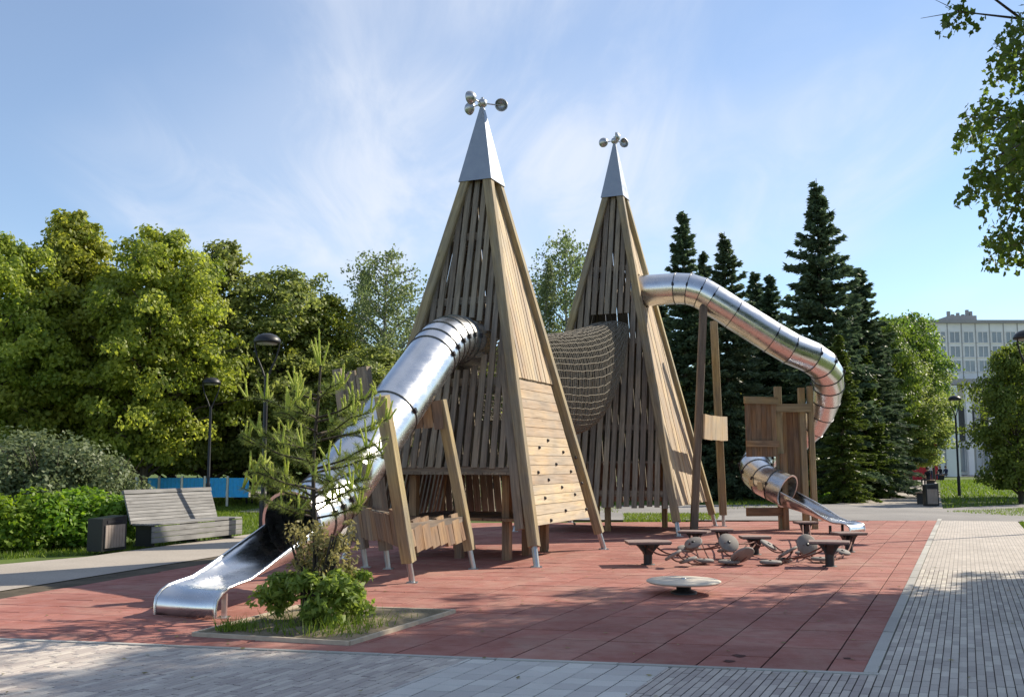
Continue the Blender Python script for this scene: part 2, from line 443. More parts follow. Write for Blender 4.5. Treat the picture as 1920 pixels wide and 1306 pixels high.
def paving(parent, piece, poly, origin, ax, ay, su, sv, gap, thick, m, stagger=0.0, limit=300, zjit=0.0015, jitter=0.0, keep=None, seed=1, side='joint_sand'):
    """pieces su x sv on the skew axes ax, ay, cut to poly; the nearest ones are objects, the rest one joined part"""
    rg = random.Random(seed)
    poly = ccw([Vector((p[0], p[1], 0)) for p in poly])
    inv = Matrix(((ax.x, ay.x), (ax.y, ay.y))).inverted()
    cs = [inv @ Vector((p.x - origin.x, p.y - origin.y)) for p in poly]
    u0, u1 = min(c.x for c in cs), max(c.x for c in cs); v0, v1 = min(c.y for c in cs), max(c.y for c in cs)
    pieces = []
    h = gap / 2
    for i in range(math.floor(u0 / su) - 1, math.ceil(u1 / su) + 1):
        sh = (stagger * (i % 2) + (rg.random() * jitter)) * sv
        for j in range(math.floor((v0 - sh) / sv) - 1, math.ceil((v1 - sh) / sv) + 1):
            a, b, c, d = i * su + h, (i + 1) * su - h, j * sv + sh + h, (j + 1) * sv + sh - h
            q = [origin + ax * uu + ay * vv for uu, vv in ((a, c), (b, c), (b, d), (a, d))]
            cen = (q[0] + q[2]) / 2
            ins = [inside(poly, p.x, p.y) for p in q]
            if keep and not keep(cen): continue
            if all(ins): pieces.append((cen, None, None))
            elif any(ins) or inside(poly, cen.x, cen.y):
                k = clip(ccw(q), poly)
                if len(k) > 2 and area(k) > 0.06 * su * sv: pieces.append((sum(k, Vector()) / len(k), k, None))
    pieces.sort(key=lambda t: -shows(t[0]))
    b = MB(); hu, hv = su / 2 - h, sv / 2 - h
    bv = min(0.004, gap)
    o_ = [ax * (-hu) + ay * (-hv), ax * hu + ay * (-hv), ax * hu + ay * hv, ax * (-hu) + ay * hv]
    o_ = ccw(o_)
    shr = 1 - 2 * bv / min(su, sv)
    def solid(bb, pl, c, z):
        n = len(pl)
        vs_ = [(p.x, p.y, -thick) for p in pl] + [(p.x, p.y, z - bv) for p in pl] + [(c.x + (p.x - c.x) * shr, c.y + (p.y - c.y) * shr, z) for p in pl]
        fs = [(i, (i + 1) % n, n + (i + 1) % n, n + i) for i in range(n)] + [(n + i, n + (i + 1) % n, 2 * n + (i + 1) % n, 2 * n + i) for i in range(n)] + [tuple(range(2 * n, 3 * n))]
        bb.cur = 1; bb.add(vs_, fs[:n]); bb.cur = 0; bb.add(vs_, fs[n:]); return len(fs)
    solid(b, o_, Vector(), 0.0)
    shared = b.mesh(piece, m, side)
    for cen, k, _ in pieces[:limit]:
        z = rg.uniform(-zjit, zjit)
        if k is None: link(piece, shared, parent, Matrix.Translation((cen.x, cen.y, z)))
        else:
            bb = MB(); solid(bb, ccw([p - cen for p in k]), Vector(), 0.0)
            link(piece, bb.mesh(piece, m, side), parent, Matrix.Translation((cen.x, cen.y, z)))
    rest = pieces[limit:]
    if rest:
        bb = MB(); tints = []
        for cen, k, _ in rest:
            n = solid(bb, [p + cen for p in o_] if k is None else ccw(k), cen, rg.uniform(-zjit, zjit))
            tints += [rg.random()] * n
        me = bb.mesh(piece + 's_beyond', m, side)
        a = me.attributes.new('tint', 'FLOAT', 'FACE'); a.data.foreach_set('value', tints)
        tag(link(piece + 's_beyond', me, parent), kind='stuff')

BED = [G(362, 1192), G(655, 1209), G(852, 1148), G(560, 1139)]
paving(rub, 'rubber_tile', RUB, K0 - T * 0.27, T, U, 0.5, 0.5, 0.012, 0.012, 'rubber_red', zjit=0.002, seed=3, side='rubber_joint',
       keep=lambda c: not inside([BED[0] + (BED[2] - BED[0]) * .22, BED[1] + (BED[3] - BED[1]) * .22, BED[2] + (BED[0] - BED[2]) * .22, BED[3] + (BED[1] - BED[3]) * .22], c.x, c.y))

rw = random.Random(12)
for px, py, r_ in ((1386, 1229, .055), (1366, 1239, .045), (1588, 1234, .035)):      # small torn patches in the rubber
    c_ = G(px, py); b = MB(); n_ = 11
    b.add([(0, 0, 0)] + [(r_ * rw.uniform(.6, 1.5) * math.cos(6.283 * k / n_), r_ * rw.uniform(.6, 1.3) * math.sin(6.283 * k / n_), 0) for k in range(n_)], [(0, 1 + k, 1 + (k + 1) % n_) for k in range(n_)])
    link('torn_patch', b.mesh('torn_patch', 'rubber_joint'), rub, Matrix.Translation((c_.x, c_.y, .005)))
# brick path on the right of the rubber, kerb stones between
KW = 0.11
kb = T * KW
q0, q1 = K0 + kb * 1.0, K1 + kb
SW = 1.95
strip = [q0 - U * 5.0, q0 - U * 5.0 + T * SW, q1 + T * SW, q1]
bp = sheet('brick_path', strip, -0.024, 'joint_sand')
def along(p): return (p - K0).dot(U)
near = [q0 - U * 4.0, q0 - U * 4.0 + T * SW, q0 + U * 8.2 + T * SW, q0 + U * 8.2]
paving(bp, 'brick', near, q0, T, U, 0.064, 0.215, 0.006, 0.02, 'paver_grey', 0.0, 300, 0.0016, 1.0, seed=5)
sheet('brick_path', [q0 + U * 8.2, q0 + U * 8.2 + T * SW, q1 + T * SW, q1], -0.002, 'far_brick')
kr = sheet('kerb', [K0 - T * .0, K0 + kb, K1 + kb, K1], -0.021, 'joint_sand')
L = (K1 - K0).length
ang = Matrix.Identity(4)
for i, a_ in enumerate((T, U, Vector((0, 0, 1)))):
    for k in range(3): ang[k][i] = a_[k]
b = MB(); b.box((KW / 2, 0.48, -0.02), (KW - 0.012, 0.985, 0.06), ang); ks = b.mesh('kerb_stone', 'kerb_stone')
for i in range(int(L) + 1):
    link('kerb_stone', ks, kr, Matrix.Translation(K0 + U * i * 0.995 + Vector((0, 0, random.uniform(-.003, .003)))))
fk = sheet('kerb', [K0 + kb, FL, FL - U * 0.07, K0 + kb - U * 0.07], -0.0205, 'joint_sand')
b = MB(); b.box((-0.48, -0.037, -0.02), (0.985, 0.06, 0.056), ang); ks2 = b.mesh('kerb_stone', 'kerb_stone')
for i in range(11):
    link('kerb_stone', ks2, fk, Matrix.Translation(K0 + kb - T * i * 0.995 + Vector((0, 0, random.uniform(-.003, .002)))))

# paving in front: bricks, a band of square tiles, bricks
F0 = K0 + kb - U * 0.075
tA, tB = G(1236, 1262), G(862, 1240)
def front_t(p):                                             # coordinate along T of a ground point on the front line
    inv = Matrix(((T.x, U.x), (T.y, U.y))).inverted(); c = inv @ Vector((p.x - F0.x, p.y - F0.y)); return c.x
a0, a1 = front_t(tA), front_t(tB)
def band(x0, x1, d): return [F0 + T * x0, F0 + T * x1, F0 + T * x1 - U * d, F0 + T * x0 - U * d]
fr = sheet('front_pavement', band(-11.5, 0.0, 5.0), -0.0245, 'joint_sand')
paving(fr, 'brick', band(a0, -0.005, 3.4), F0, T, U, 0.064, 0.215, 0.007, 0.02, 'paver_brown', 0.0, 300, 0.0016, 1.0, seed=6)
paving(fr, 'square_tile', band(a1, a0 - 0.005, 3.4), F0 + T * a0, T, U, 0.2, 0.2, 0.008, 0.02, 'tile_pale', 0.0, 300, 0.0016, 0.35, seed=7)
paving(fr, 'brick', band(-11.4, a1 - 0.005, 3.4), F0 + T * a1, T, U, 0.064, 0.215, 0.006, 0.02, 'paver_brown', 0.0, 300, 0.0016, 1.0, seed=8)

# concrete path on the left, cross path behind, far path
nl = Vector((-bd.y, bd.x, 0))
e0, e1 = G(0, 1043), G(455, 1004)
pw0 = (e0 - BL0).dot(nl); pw1 = (e1 - BL1).dot(nl)
P0_, P1_ = BLn + nl * 0.6 - bd * 3, BLf + nl * 0.6
sheet('concrete_path', [P0_, P1_ + bd * 4, P1_ + bd * 4 + nl * 2.6, BL1 + nl * pw1, BL0 + nl * pw0, P0_ + nl * (pw0 - .5)], -0.006, 'concrete')
sheet('shaded_dirt_strip', [BLn - bd * 3, BLf, BLf + nl * 0.6, P0_], -0.016, 'shaded_dirt')  # earth edging, widened and darkened to paint in the shade band here
YB = K1.y
sheet('asphalt_path', [K1 + kb + T * 30 + Vector((0, 6, 0)), K1 + kb * 1.2 + T * 2.0, K1 + Vector((0, .05, 0)), (1.5, YB + .5, 0), (1.5, YB + 3.4, 0), (-9, YB + 5.0, 0), (-9, YB + 8, 0), G(1560, 944), G(1770, 952), G(1920, 944), K1 + T * 30 + Vector((0, 14, 0))], -0.009, 'asphalt')
sheet('far_path', [G(1560, 946), G(1768, 953), G(1757, 905), G(1738, 887), G(1716, 892), G(1690, 905)], -0.013, 'concrete')
sheet('sandy_path', [G(400, 931), G(640, 931), G(640, 920), G(400, 920)], -0.02, 'concrete')
sheet('forecourt', [G(1640, 892), (130, 95, 0), (130, 128, 0), (20, 128, 0)], -0.03, 'concrete')

# planting bed set into the rubber: soil and pale edging boards
bed = empty('planting_bed', (BED[0] + BED[2]) / 2, 'soil planting bed with pale board edging set into red rubber', 'planting bed')
n = 14; vs_, fs = [], []
rb = random.Random(4)
for i in range(n + 1):
    for j in range(n + 1):
        s_, t_ = i / n, j / n
        p = BED[0].lerp(BED[1], s_).lerp(BED[3].lerp(BED[2], s_), t_)
        e = min(s_, 1 - s_, t_, 1 - t_)
        vs_.append((p.x, p.y, 0.012 + (0.05 * min(1, e * 5) + rb.uniform(-.014, .02) if e > 0 else 0)))
fs = [(i * (n + 1) + j, (i + 1) * (n + 1) + j, (i + 1) * (n + 1) + j + 1, i * (n + 1) + j + 1) for i in range(n) for j in range(n)]
b = MB(); b.add(vs_, fs); link('soil', b.mesh('soil', 'soil'), bed)
for i in range(4):
    p, q = BED[i], BED[(i + 1) % 4]
    stick('edging_board', p + Vector((0, 0, .012)), q + Vector((0, 0, .012)), 0.035, 0.05, Vector((-(q - p).y, (q - p).x, 0)), 'edging', bed)

# ================================================================== TIMBER TOWERS
class Tower: pass
def tower_geo(cx, cy, adeg, S, H):
    t = Tower(); a = R(adeg)
    t.c = Vector((cx, cy, 0)); t.e1 = Vector((math.cos(a), math.sin(a), 0)); t.e2 = Vector((-math.sin(a), math.cos(a), 0))
    t.S, t.H, t.top = S, H * .945, H + .02
    H = t.H
    t.faces = dict(AC=(-t.e1, -t.e2), AB=(-t.e2, t.e1), BD=(t.e1, t.e2), DC=(t.e2, -t.e1))
    t.hw = lambda z: S / 2 * (1 - z / H)
    t.pt = lambda f_, u, z, off=0.0: t.c + t.faces[f_][0] * (t.hw(z) + off) + t.faces[f_][1] * u + Vector((0, 0, z))
    t.corner = dict(A=-t.e1 - t.e2, B=t.e1 - t.e2, D=t.e1 + t.e2, C=-t.e1 + t.e2)
    t.cp = lambda k, z: t.c + t.corner[k] * t.hw(z) + Vector((0, 0, z))
    return t
def slats(t, root, face, z0, z1, w_, gap, m, k=0.35, hole=None, clip_l=None, clip_r=None, zj=0.03, off=-0.035, inset=0.02):
    """boards on one face; hole = (u, z, half-u, half-z) left open"""
    n_, tn = t.faces[face]; pitch = w_ + gap
    cnt = int(t.S / 2 / pitch) + 1
    rg = random.Random(int(t.S * 100) + ord(face[0]) * 7 + ord(face[1]))
    for i in range(-cnt, cnt + 1):
        u0 = i * pitch + rg.uniform(-.012, .012)
        uu = lambda z: u0 * (1 - k * z / t.H)
        # height at which this board meets the corner beam
        S2 = t.S / 2 - inset
        top = (S2 - abs(u0)) / ((t.S / 2 - k * abs(u0)) / t.H)
        lo, hi = z0 + rg.uniform(-zj, zj), min(z1, top)
        if hi - lo < 0.25: continue
        spans = [(lo, hi)]
        if hole:
            hu, hz, du, dz = hole
            um = uu(hz)
            if abs(um - hu) < du + w_ / 2 - .01:
                q = dz * (math.sqrt(max(0.0, 1 - min(1, abs(um - hu) / (du + w_ / 2)) ** 2)) if hole_round else 1)
                spans = [(lo, hz - q), (hz + q, hi)]
        for a_, b_ in spans:
            if b_ - a_ < 0.15: continue
            jz = rg.uniform(-.006, .006)
            stick('slat', t.pt(face, uu(a_), a_, off + jz), t.pt(face, uu(b_), b_, off + jz), w_ + rg.uniform(-.006, .004), 0.035, tn, m, root)
hole_round = True
def beams(t, root, zc, bw=0.165, z_foot=0.30):
    for k in 'ABDC':
        bmo = stick('corner_beam', t.cp(k, z_foot), t.cp(k, zc), bw, bw, t.e1, 'wood_beam', root, 0.018)
        d = (t.cp(k, 1) - t.cp(k, 0)).normalized()
        b = MB(); p0 = t.cp(k, 0.0); p1 = t.cp(k, z_foot + .05)
        b.tube([Vector(), p1 - p0], 0.048, 12)
        b.box((0, 0, 0.006), (0.17, 0.17, 0.012))
        link('foot', b.mesh('foot', 'galvanised'), bmo, Matrix.Translation(p0))
def cap(t, root, z0, angles, arm):
    hw0, zt = t.hw(z0) + 0.105, t.top
    b = MB(); cs = [t.corner[k] for k in 'ABDC']; n = 4
    # folded sheet pyramid, open underneath, with a short drip edge
    lo = [cs[i] * hw0 for i in range(4)]; hi = [cs[i] * 0.035 + Vector((0, 0, zt - z0)) for i in range(4)]
    li = [p * 0.95 + Vector((0, 0, .0)) for p in lo]; hi2 = [cs[i] * 0.015 + Vector((0, 0, zt - z0 - .25)) for i in range(4)]
    b.add(lo + hi, [(i, (i + 1) % 4, 4 + (i + 1) % 4, 4 + i) for i in range(4)] + [(4, 5, 6, 7)])
    b.add(li + hi2, [(4 + i, 4 + (i + 1) % 4, (i + 1) % 4, i) for i in range(4)])
    b.add(lo + li, [(4 + i, 4 + (i + 1) % 4, (i + 1) % 4, i) for i in range(4)])
    co = link('metal_cap', b.mesh('metal_cap', 'cap_steel'), root, Matrix.Translation(t.c + Vector((0, 0, z0))))
    # anemometer: ring bearing, three cups on arms
    an = t.c + Vector((0, 0, zt))
    b = MB(); b.tube([(0, 0, -.06), (0, 0, .2)], 0.028, 10)
    b.lathe([(0.05, .02), (0.085, .05), (0.085, .13), (0.05, .16), (0.0, .17)], 16)
    b.lathe([(0.0, .02), (0.05, .02)], 16)
    ao = link('wind_spinner', b.mesh('wind_spinner', 'galvanised'), root, Matrix.Translation(an))
    for a in angles:
        d = Vector((math.cos(R(a)), math.sin(R(a)), 0)); tv = Vector((-d.y, d.x, 0)); p = d * arm + Vector((0, 0, .09))
        b = MB(); b.tube([Vector((0, 0, .09)) + d * .06, p + tv * .04], 0.012, 6)
        M = Matrix.Translation(p) @ (-tv).to_track_quat('Z', 'Y').to_matrix().to_4x4()
        rr = 0.125; pr = [(rr * math.sin(R(q)), -rr * math.cos(R(q))) for q in range(0, 91, 15)]
        pi = [((rr - .012) * math.sin(R(q)), -(rr - .012) * math.cos(R(q))) for q in range(90, -1, -15)]
        b.lathe(pr + pi, 18, M)
        link('cup', b.mesh('cup', 'galvanised'), ao, Matrix.Translation(an))

# ------------------------------------------------ near tower
t1 = tower_geo(-0.55, 17.95, 67.4, 3.45, 8.09)
r1 = empty('climbing_tower', t1.c, 'nearer pointed timber tower with climbing wall and tube slide on its left', 'play tower', 'pyramid play towers')
beams(t1, r1, 6.8)
cap(t1, r1, 6.66, (12, 128, 232), 0.36)
sl_u, sl_z = 0.07, 3.62
slats(t1, r1, 'AC', 1.50, 6.75, 0.100, 0.066, 'wood_slat', k=.14, hole=(sl_u, sl_z, 0.40, 0.47))
slats(t1, r1, 'DC', 0.62, 6.75, 0.105, 0.062, 'wood_slat', k=.14)
hole_round = False
slats(t1, r1, 'BD', 0.62, 6.75, 0.13, 0.022, 'wood_slat', k=.14, hole=(0.0, 3.15, 0.42, 0.75))
slats(t1, r1, 'AB', 3.02, 6.75, 0.108, 0.024, 'wood_plank', k=0.1, zj=0.004, inset=0.05)
# batten beside the front beam, rails, decks, posts
def rail(t, root, face, z, m='wood_slat', h=0.13, th=0.06, off=-0.09, short=0.05):
    hw_ = t.hw(z) - short
    return stick('rail', t.pt(face, -hw_, z, off), t.pt(face, hw_, z, off), h, th, Vector((0, 0, 1)), m, root)
for f_ in ('AC', 'DC', 'BD', 'AB'):
    for z in (1.46, 2.95, 4.4, 5.6): rail(t1, r1, f_, z)
uA = t1.hw(0.55) - 0.22
stick('side_board', t1.pt('AC', uA, 0.55, -0.03), t1.pt('AC', t1.hw(3.6) - .13, 3.6, -0.03), 0.15, 0.05, -t1.e2, 'wood_slat', r1)
def deck(t, root, z, m='wood_slat', w_=0.13, inset=0.06):
    h = t.hw(z) - inset; nb = int(2 * h / (w_ + .008))
    for i in range(nb):
        v = -h + (i + .5) * 2 * h / nb
        stick('floor_board', t.c + t.e1 * -h + t.e2 * v + Vector((0, 0, z)), t.c + t.e1 * h + t.e2 * v + Vector((0, 0, z)), 2 * h / nb - .008, 0.04, t.e2, m, root)
deck(t1, r1, 1.42)
hd = t1.hw(0.75) - 0.35
for s1, s2 in ((-1, -1), (1, -1), (-1, 1), (1, 1), (-1, 0), (0, -1)):
    stick('post', t1.c + t1.e1 * s1 * hd * .72 + t1.e2 * s2 * hd * .72, t1.c + t1.e1 * s1 * hd * .72 + t1.e2 * s2 * hd * .72 + Vector((0, 0, 1.38)), 0.13, 0.13, t1.e1, 'wood_screen', r1)
for i in range(7):
    v = -hd + (i + .5) * 2 * hd / 7
    stick('seat_board', t1.c - t1.e1 * (hd * .9) + t1.e2 * v + Vector((0, 0, .66)), t1.c + t1.e1 * hd * .9 + t1.e2 * v + Vector((0, 0, .66)), 2 * hd / 7 - .01, 0.05, t1.e2, 'wood_screen', r1)
# climbing wall: horizontal planks on two battens, with holds
def climbing(t, root, z0, z1, n, gap_r):
    bt = MB(); w0, w1 = t.hw(z0), t.hw(z1)
    for uu0, uu1 in ((-w0 + .22, -w1 + .2), (w0 - gap_r - .2, w1 - gap_r - .06)):
        M, L_ = stick_matrix(t.pt('AB', uu0, z0, -.06), t.pt('AB', uu1, z1, -.06), t.e1)
        bt.box((0, 0, L_ / 2), (.08, .05, L_), M)
    pan = link('climbing_wall', bt.mesh('climbing_wall', 'wood_screen'), root)
    hh = (z1 - z0) / n
    for i in range(n):
        za, zb = z0 + i * hh + .003, z0 + (i + 1) * hh - .003
        q = [t.pt('AB', -t.hw(za) + .09, za, 0), t.pt('AB', t.hw(za) - gap_r, za, 0), t.pt('AB', t.hw(zb) - gap_r, zb, 0), t.pt('AB', -t.hw(zb) + .09, zb, 0)]
        M, L_ = stick_matrix((q[0] + q[3]) / 2, (q[1] + q[2]) / 2, (q[3] - q[0]))
        Mi = M.inverted(); ql = [Mi @ p for p in q]
        nn = Vector((0, 1, 0)); s_ = 1 if (M.to_3x3() @ nn).dot(t.faces['AB'][0]) > 0 else -1
        d0, d1 = nn * s_ * random.uniform(-.002, .002), nn * s_ * -.034
        # chamfered joint: front face a little smaller than the plank
        ch = [p + (sum(ql, Vector()) / 4 - p).normalized() * .012 + d0 for p in ql]
        mid = [p + nn * s_ * -.008 for p in ql]; bk = [p + d1 for p in ql]
        b = MB(); b.add(ch + mid + bk, [(0, 1, 2, 3)] + [(i_, 4 + i_, 4 + (i_ + 1) % 4, (i_ + 1) % 4) for i_ in range(4)] + [(4 + i_, 8 + i_, 8 + (i_ + 1) % 4, 4 + (i_ + 1) % 4) for i_ in range(4)] + [(11, 10, 9, 8)])
        me = b.mesh('plank', 'wood_plank')
        if s_ < 0: me.flip_normals()
        link('plank', me, pan, M)
    return pan
pan = climbing(t1, r1, 0.60, 2.98, 15, 0.30)
nA = t1.faces['AB'][0]
holds = [(918, 630), (880, 661), (986, 682), (1041, 707), (955, 736), (875, 772), (1020, 768), (921, 805), (980, 838), (1068, 820), (905, 886), (1038, 870), (997, 942), (1088, 936), (932, 985), (1035, 1000)]
b = MB(); b.lathe([(0.0, .034), (.016, .032), (.026, .02), (.03, 0.0)], 8); b.box((0.008, 0.0, .02), (.02, .034, .02)); hm = b.mesh('climbing_hold', 'hold_resin')
Ntilt = (nA + Vector((0, 0, t1.S / 2 / t1.H))).normalized()
for cx, cy in holds:
    px, py = 640 + cx / 2.374, 560 + cy / 2.374
    d = ray(px, py); o_ = Vector((0, 0, CZ)); p0 = t1.pt('AB', 0, 1.0)
    s_ = (p0 - o_).dot(Ntilt) / d.dot(Ntilt); p = o_ + d * s_
    link('climbing_hold', hm, pan, Matrix.Translation(p) @ Ntilt.to_track_quat('Z', 'Y').to_matrix().to_4x4())

# ------------------------------------------------ far tower
t2 = tower_geo(2.6, 24.65, 67.0, 3.88, 9.57)
r2 = empty('climbing_tower', t2.c, 'farther pointed timber tower behind the net bridge with high slide on its right', 'play tower', 'pyramid play towers')
beams(t2, r2, 8.3)
cap(t2, r2, 8.17, (28, 152, 268), 0.30)
hole_round = False
slats(t2, r2, 'AC', 0.60, 8.3, 0.118, 0.062, 'wood_slat', k=.14, hole=(0.03, 4.98, 0.46, 0.16))
slats(t2, r2, 'DC', 0.60, 8.3, 0.12, 0.05, 'wood_slat', k=.14)
slats(t2, r2, 'BD', 0.60, 8.3, 0.14, 0.022, 'wood_slat', k=.14)
hole_round = True
slats(t2, r2, 'AB', 0.62, 8.3, 0.15, 0.016, 'wood_plank', k=0.08, zj=0.004, hole=(0.0, 5.79, 0.39, 0.42), inset=0.05)
for f_ in ('AC', 'DC', 'BD', 'AB'):
    for z in (0.9, 2.4, 4.45, 6.3): rail(t2, r2, f_, z)
deck(t2, r2, 1.6); deck(t2, r2, 4.4)
for s1, s2 in ((-1, .3), (-1, .0), (1, -1), (1, 1)):
    q = t2.c + t2.e1 * s1 * .9 + t2.e2 * s2 * .9
    stick('post', q, q + Vector((0, 0, 1.55)), 0.12, 0.12, t2.e1, 'wood_screen', r2)

# ------------------------------------------------ rope net bridge between them
pa = t1.pt('BD', 0, 2.6, -.05); pb = t2.pt('AC', 0.03, 4.7, .02); pa.z = pb.z = 0
side = Vector((pb - pa)).normalized(); side = Vector((side.y, -side.x, 0))
root = empty('net_bridge', (pa + pb) / 2, 'sagging brown rope net bridge hung between the two timber towers', 'rope bridge')
def netp(t_, v):
    railz = 4.0 * (1 - t_) + 4.93 * t_ - 0.12 * math.sin(math.pi * t_)
    botz = 2.25 + 0.0 * t_ + 2.25 * max(0, (t_ - .25) / .75) ** 4.6 - .10 * math.sin(math.pi * t_)
    wd = 0.64 - 0.06 * t_ + 0.16 * math.sin(math.pi * t_)
    a_ = math.pi * v
    a_ *= 2; ca, sa = math.cos(a_), math.sin(a_)             # closed tube: v runs all the way round
    zc_, hh = (railz + botz) / 2, (railz - botz) / 2
    return pa.lerp(pb, t_) + side * wd * math.copysign(abs(sa) ** .8, sa) + Vector((0, 0, zc_ + hh * math.copysign(abs(ca) ** .9, ca)))
b = MB(); NT, NV = 56, 46
rj = random.Random(9)
grid = [[netp(i / NT, j / NV) + Vector((rj.uniform(-.012, .012), rj.uniform(-.012, .012), rj.uniform(-.012, .012))) for j in range(NV + 1)] for i in range(NT + 1)]
for i in range(NT + 1): b.tube(grid[i], 0.0115, 4, False)
for j in range(NV + 1): b.tube([grid[i][j] for i in range(NT + 1)], 0.0115, 4, False)
link('netting', b.mesh('netting', 'rope'), root)
for v in (0, 1, 0.5):
    b = MB(); b.tube([netp(i / 24, v) for i in range(25)], 0.024, 8)
    link('rail_rope' if v != .5 else 'keel_rope', b.mesh('rail_rope', 'rope'), root)

# ================================================================== TUBE SLIDES
def resample(pts, k):
    """Catmull-Rom through pts, k steps per span"""
    P = [pts[0] * 2 - pts[1]] + pts + [pts[-1] * 2 - pts[-2]]; o_ = []
    for i in range(1, len(P) - 2):
        for q in range(k):
            t_ = q / k; a, b_, c_, d = P[i - 1], P[i], P[i + 1], P[i + 2]
            o_.append(0.5 * ((2 * b_) + (c_ - a) * t_ + (2 * a - 5 * b_ + 4 * c_ - d) * t_ ** 2 + (3 * b_ - a - 3 * c_ + d) * t_ ** 3))
    o_.append(pts[-1]); return o_
def slide_tube(root, path, r, tabs=True, n=40, m='steel'):
    fr_ = []
    T_ = []
    for i, p in enumerate(path):
        if 0 < i < len(path) - 1: d = (p - path[i - 1]).normalized() + (path[i + 1] - p).normalized()
        elif i == 0: d = path[1] - p
        else: d = p - path[i - 1]
        T_.append(d.normalized())
    for t_ in T_:
        x = Vector((0, 0, 1)).cross(t_); x = x.normalized(); fr_.append((x, t_.cross(x), t_))
    ring = lambda i, rr: [path[i] + (fr_[i][0] * math.cos(2 * math.pi * k / n) + fr_[i][1] * math.sin(2 * math.pi * k / n)) * rr for k in range(n)]
    for i in range(len(path) - 1):
        a, c_ = ring(i, r), ring(i + 1, r)
        ctr = path[i]
        b = MB(); b.add([p - ctr for p in a + c_], [(k, (k + 1) % n, n + (k + 1) % n, n + k) for k in range(n)], True)
        ai, ci = ring(i, r - .012), ring(i + 1, r - .012)
        b.add([p - ctr for p in ai + ci], [(n + k, n + (k + 1) % n, (k + 1) % n, k) for k in range(n)], True)
        seg = link('tube_segment', b.mesh('tube_segment', m), root, Matrix.Translation(ctr))
        if i:
            x, y, t_ = fr_[i]; b = MB()
            M = Matrix.Identity(4)
            for q in range(3): M[q][0], M[q][1], M[q][2], M[q][3] = x[q], y[q], t_[q], 0
            b.lathe([(r - .005, -.008), (r + .014, -.008), (r + .014, .008), (r - .005, .008)], n, M, False)
            link('seam_flange', b.mesh('seam_flange', 'seam_metal'), seg, Matrix.Translation(path[i]))
            if tabs:
                b = MB()
                for s_ in (-1, 1):
                    a_ = R(8) if s_ > 0 else R(172)
                    d = x * math.cos(a_) + y * math.sin(a_)
                    M2 = Matrix.Identity(4); yy = t_.cross(d)
                    for q in range(3): M2[q][0], M2[q][1], M2[q][2], M2[q][3] = d[q], yy[q], t_[q], (d * (r + .02))[q]
                    b.box((0, 0, 0), (.04, .075, .04), M2)
                link('clamp', b.mesh('clamp', 'dark_metal'), seg, Matrix.Translation(path[i]))
    return fr_
def trough(root, path, r, depths, m='steel'):
    """open runout: half pipe flattening towards the rolled nose"""
    d0 = [(path[min(i + 1, len(path) - 1)] - path[max(i - 1, 0)]).normalized() for i in range(len(path))]
    hd_ = path[1] - path[0]; hd_.z = 0; hd_.normalize()
    x = Vector((0, 0, 1)).cross(hd_).normalized()
    nn = 21; grid_ = []
    for p, d, dep in zip(path, d0, depths):
        y = d.cross(x).normalized()
        if y.dot(Vector((0, 0, 1))) < 0 and abs(d.z) < .9: y = -y
        row = []
        for k in range(nn):
            v = k / (nn - 1) * 2 - 1
            wt = min(1, max(0, (dep - .1) / .25)); row.append(p + x * v * r + y * dep * ((1 - wt) * abs(v) ** 3.2 + wt * (1 - math.sqrt(max(0, 1 - v * v * .999)))))
        grid_.append(row)
    ctr = path[0]
    b = MB(); b.add([q - ctr for row in grid_ for q in row], [(i * nn + k, i * nn + k + 1, (i + 1) * nn + k + 1, (i + 1) * nn + k) for i in range(len(path) - 1) for k in range(nn - 1)], True)
    o = link('exit_trough', b.mesh('exit_trough', m), root, Matrix.Translation(ctr))
    so_ = o.modifiers.new('sheet', 'SOLIDIFY'); so_.thickness = 0.014; so_.offset = 0
    for e in (0, nn - 1):
        bb = MB(); bb.tube([row[e] - ctr for row in grid_], 0.018, 8)
        link('rim', bb.mesh('rim', m), o, Matrix.Translation(ctr))
    return o, grid_

# ------------------------------------------------ near slide
S0 = Vector((-0.86, 16.86)); S1 = Vector((-3.37, 10.60))
sd1 = (S1 - S0).normalized()
def sp(s_, z): return Vector((S0.x + sd1.x * s_, S0.y + sd1.y * s_, z))
r_s1 = empty('tube_slide', sp(3.5, 0), 'polished steel tube slide running down to the front left behind young pine', 'slide', 'steel tube slides')
prof = [(-.55, 3.62), (.10, 3.64), (.32, 3.63), (.54, 3.58), (.75, 3.49), (.95, 3.37), (1.13, 3.24), (2.42, 2.29), (3.30, 1.64), (3.92, 1.20), (4.12, 1.085), (4.32, 0.995), (4.52, 0.925), (4.86, 0.845)]
path1 = [sp(a, z) for a, z in prof]
fr1 = slide_tube(r_s1, path1, 0.40)
x, y, t_ = fr1[-1]; M = Matrix.Identity(4)
for q in range(3): M[q][0], M[q][1], M[q][2], M[q][3] = x[q], y[q], t_[q], 0
b = MB(); b.lathe([(.388, -.012), (.425, -.012), (.425, .012), (.388, .012), (.388, -.012)], 40, M, False)
link('mouth_ring', b.mesh('mouth_ring', 'steel_worn'), r_s1, Matrix.Translation(path1[-1]))
tp = [(4.80, .455), (5.05, .425), (5.35, .388), (5.65, .350), (5.95, .312), (6.2, .288), (6.42, .28), (6.56, .268), (6.66, .238), (6.73, .185), (6.75, .12), (6.75, .02)]
tdp = [.40, .335, .262, .188, .115, .06, .045, .035, .025, .02, .015, .012]
tr_o, tg = trough(r_s1, [sp(a, z) for a, z in tp], 0.385, tdp)
xs = Vector((sd1.y, -sd1.x, 0)) * -1
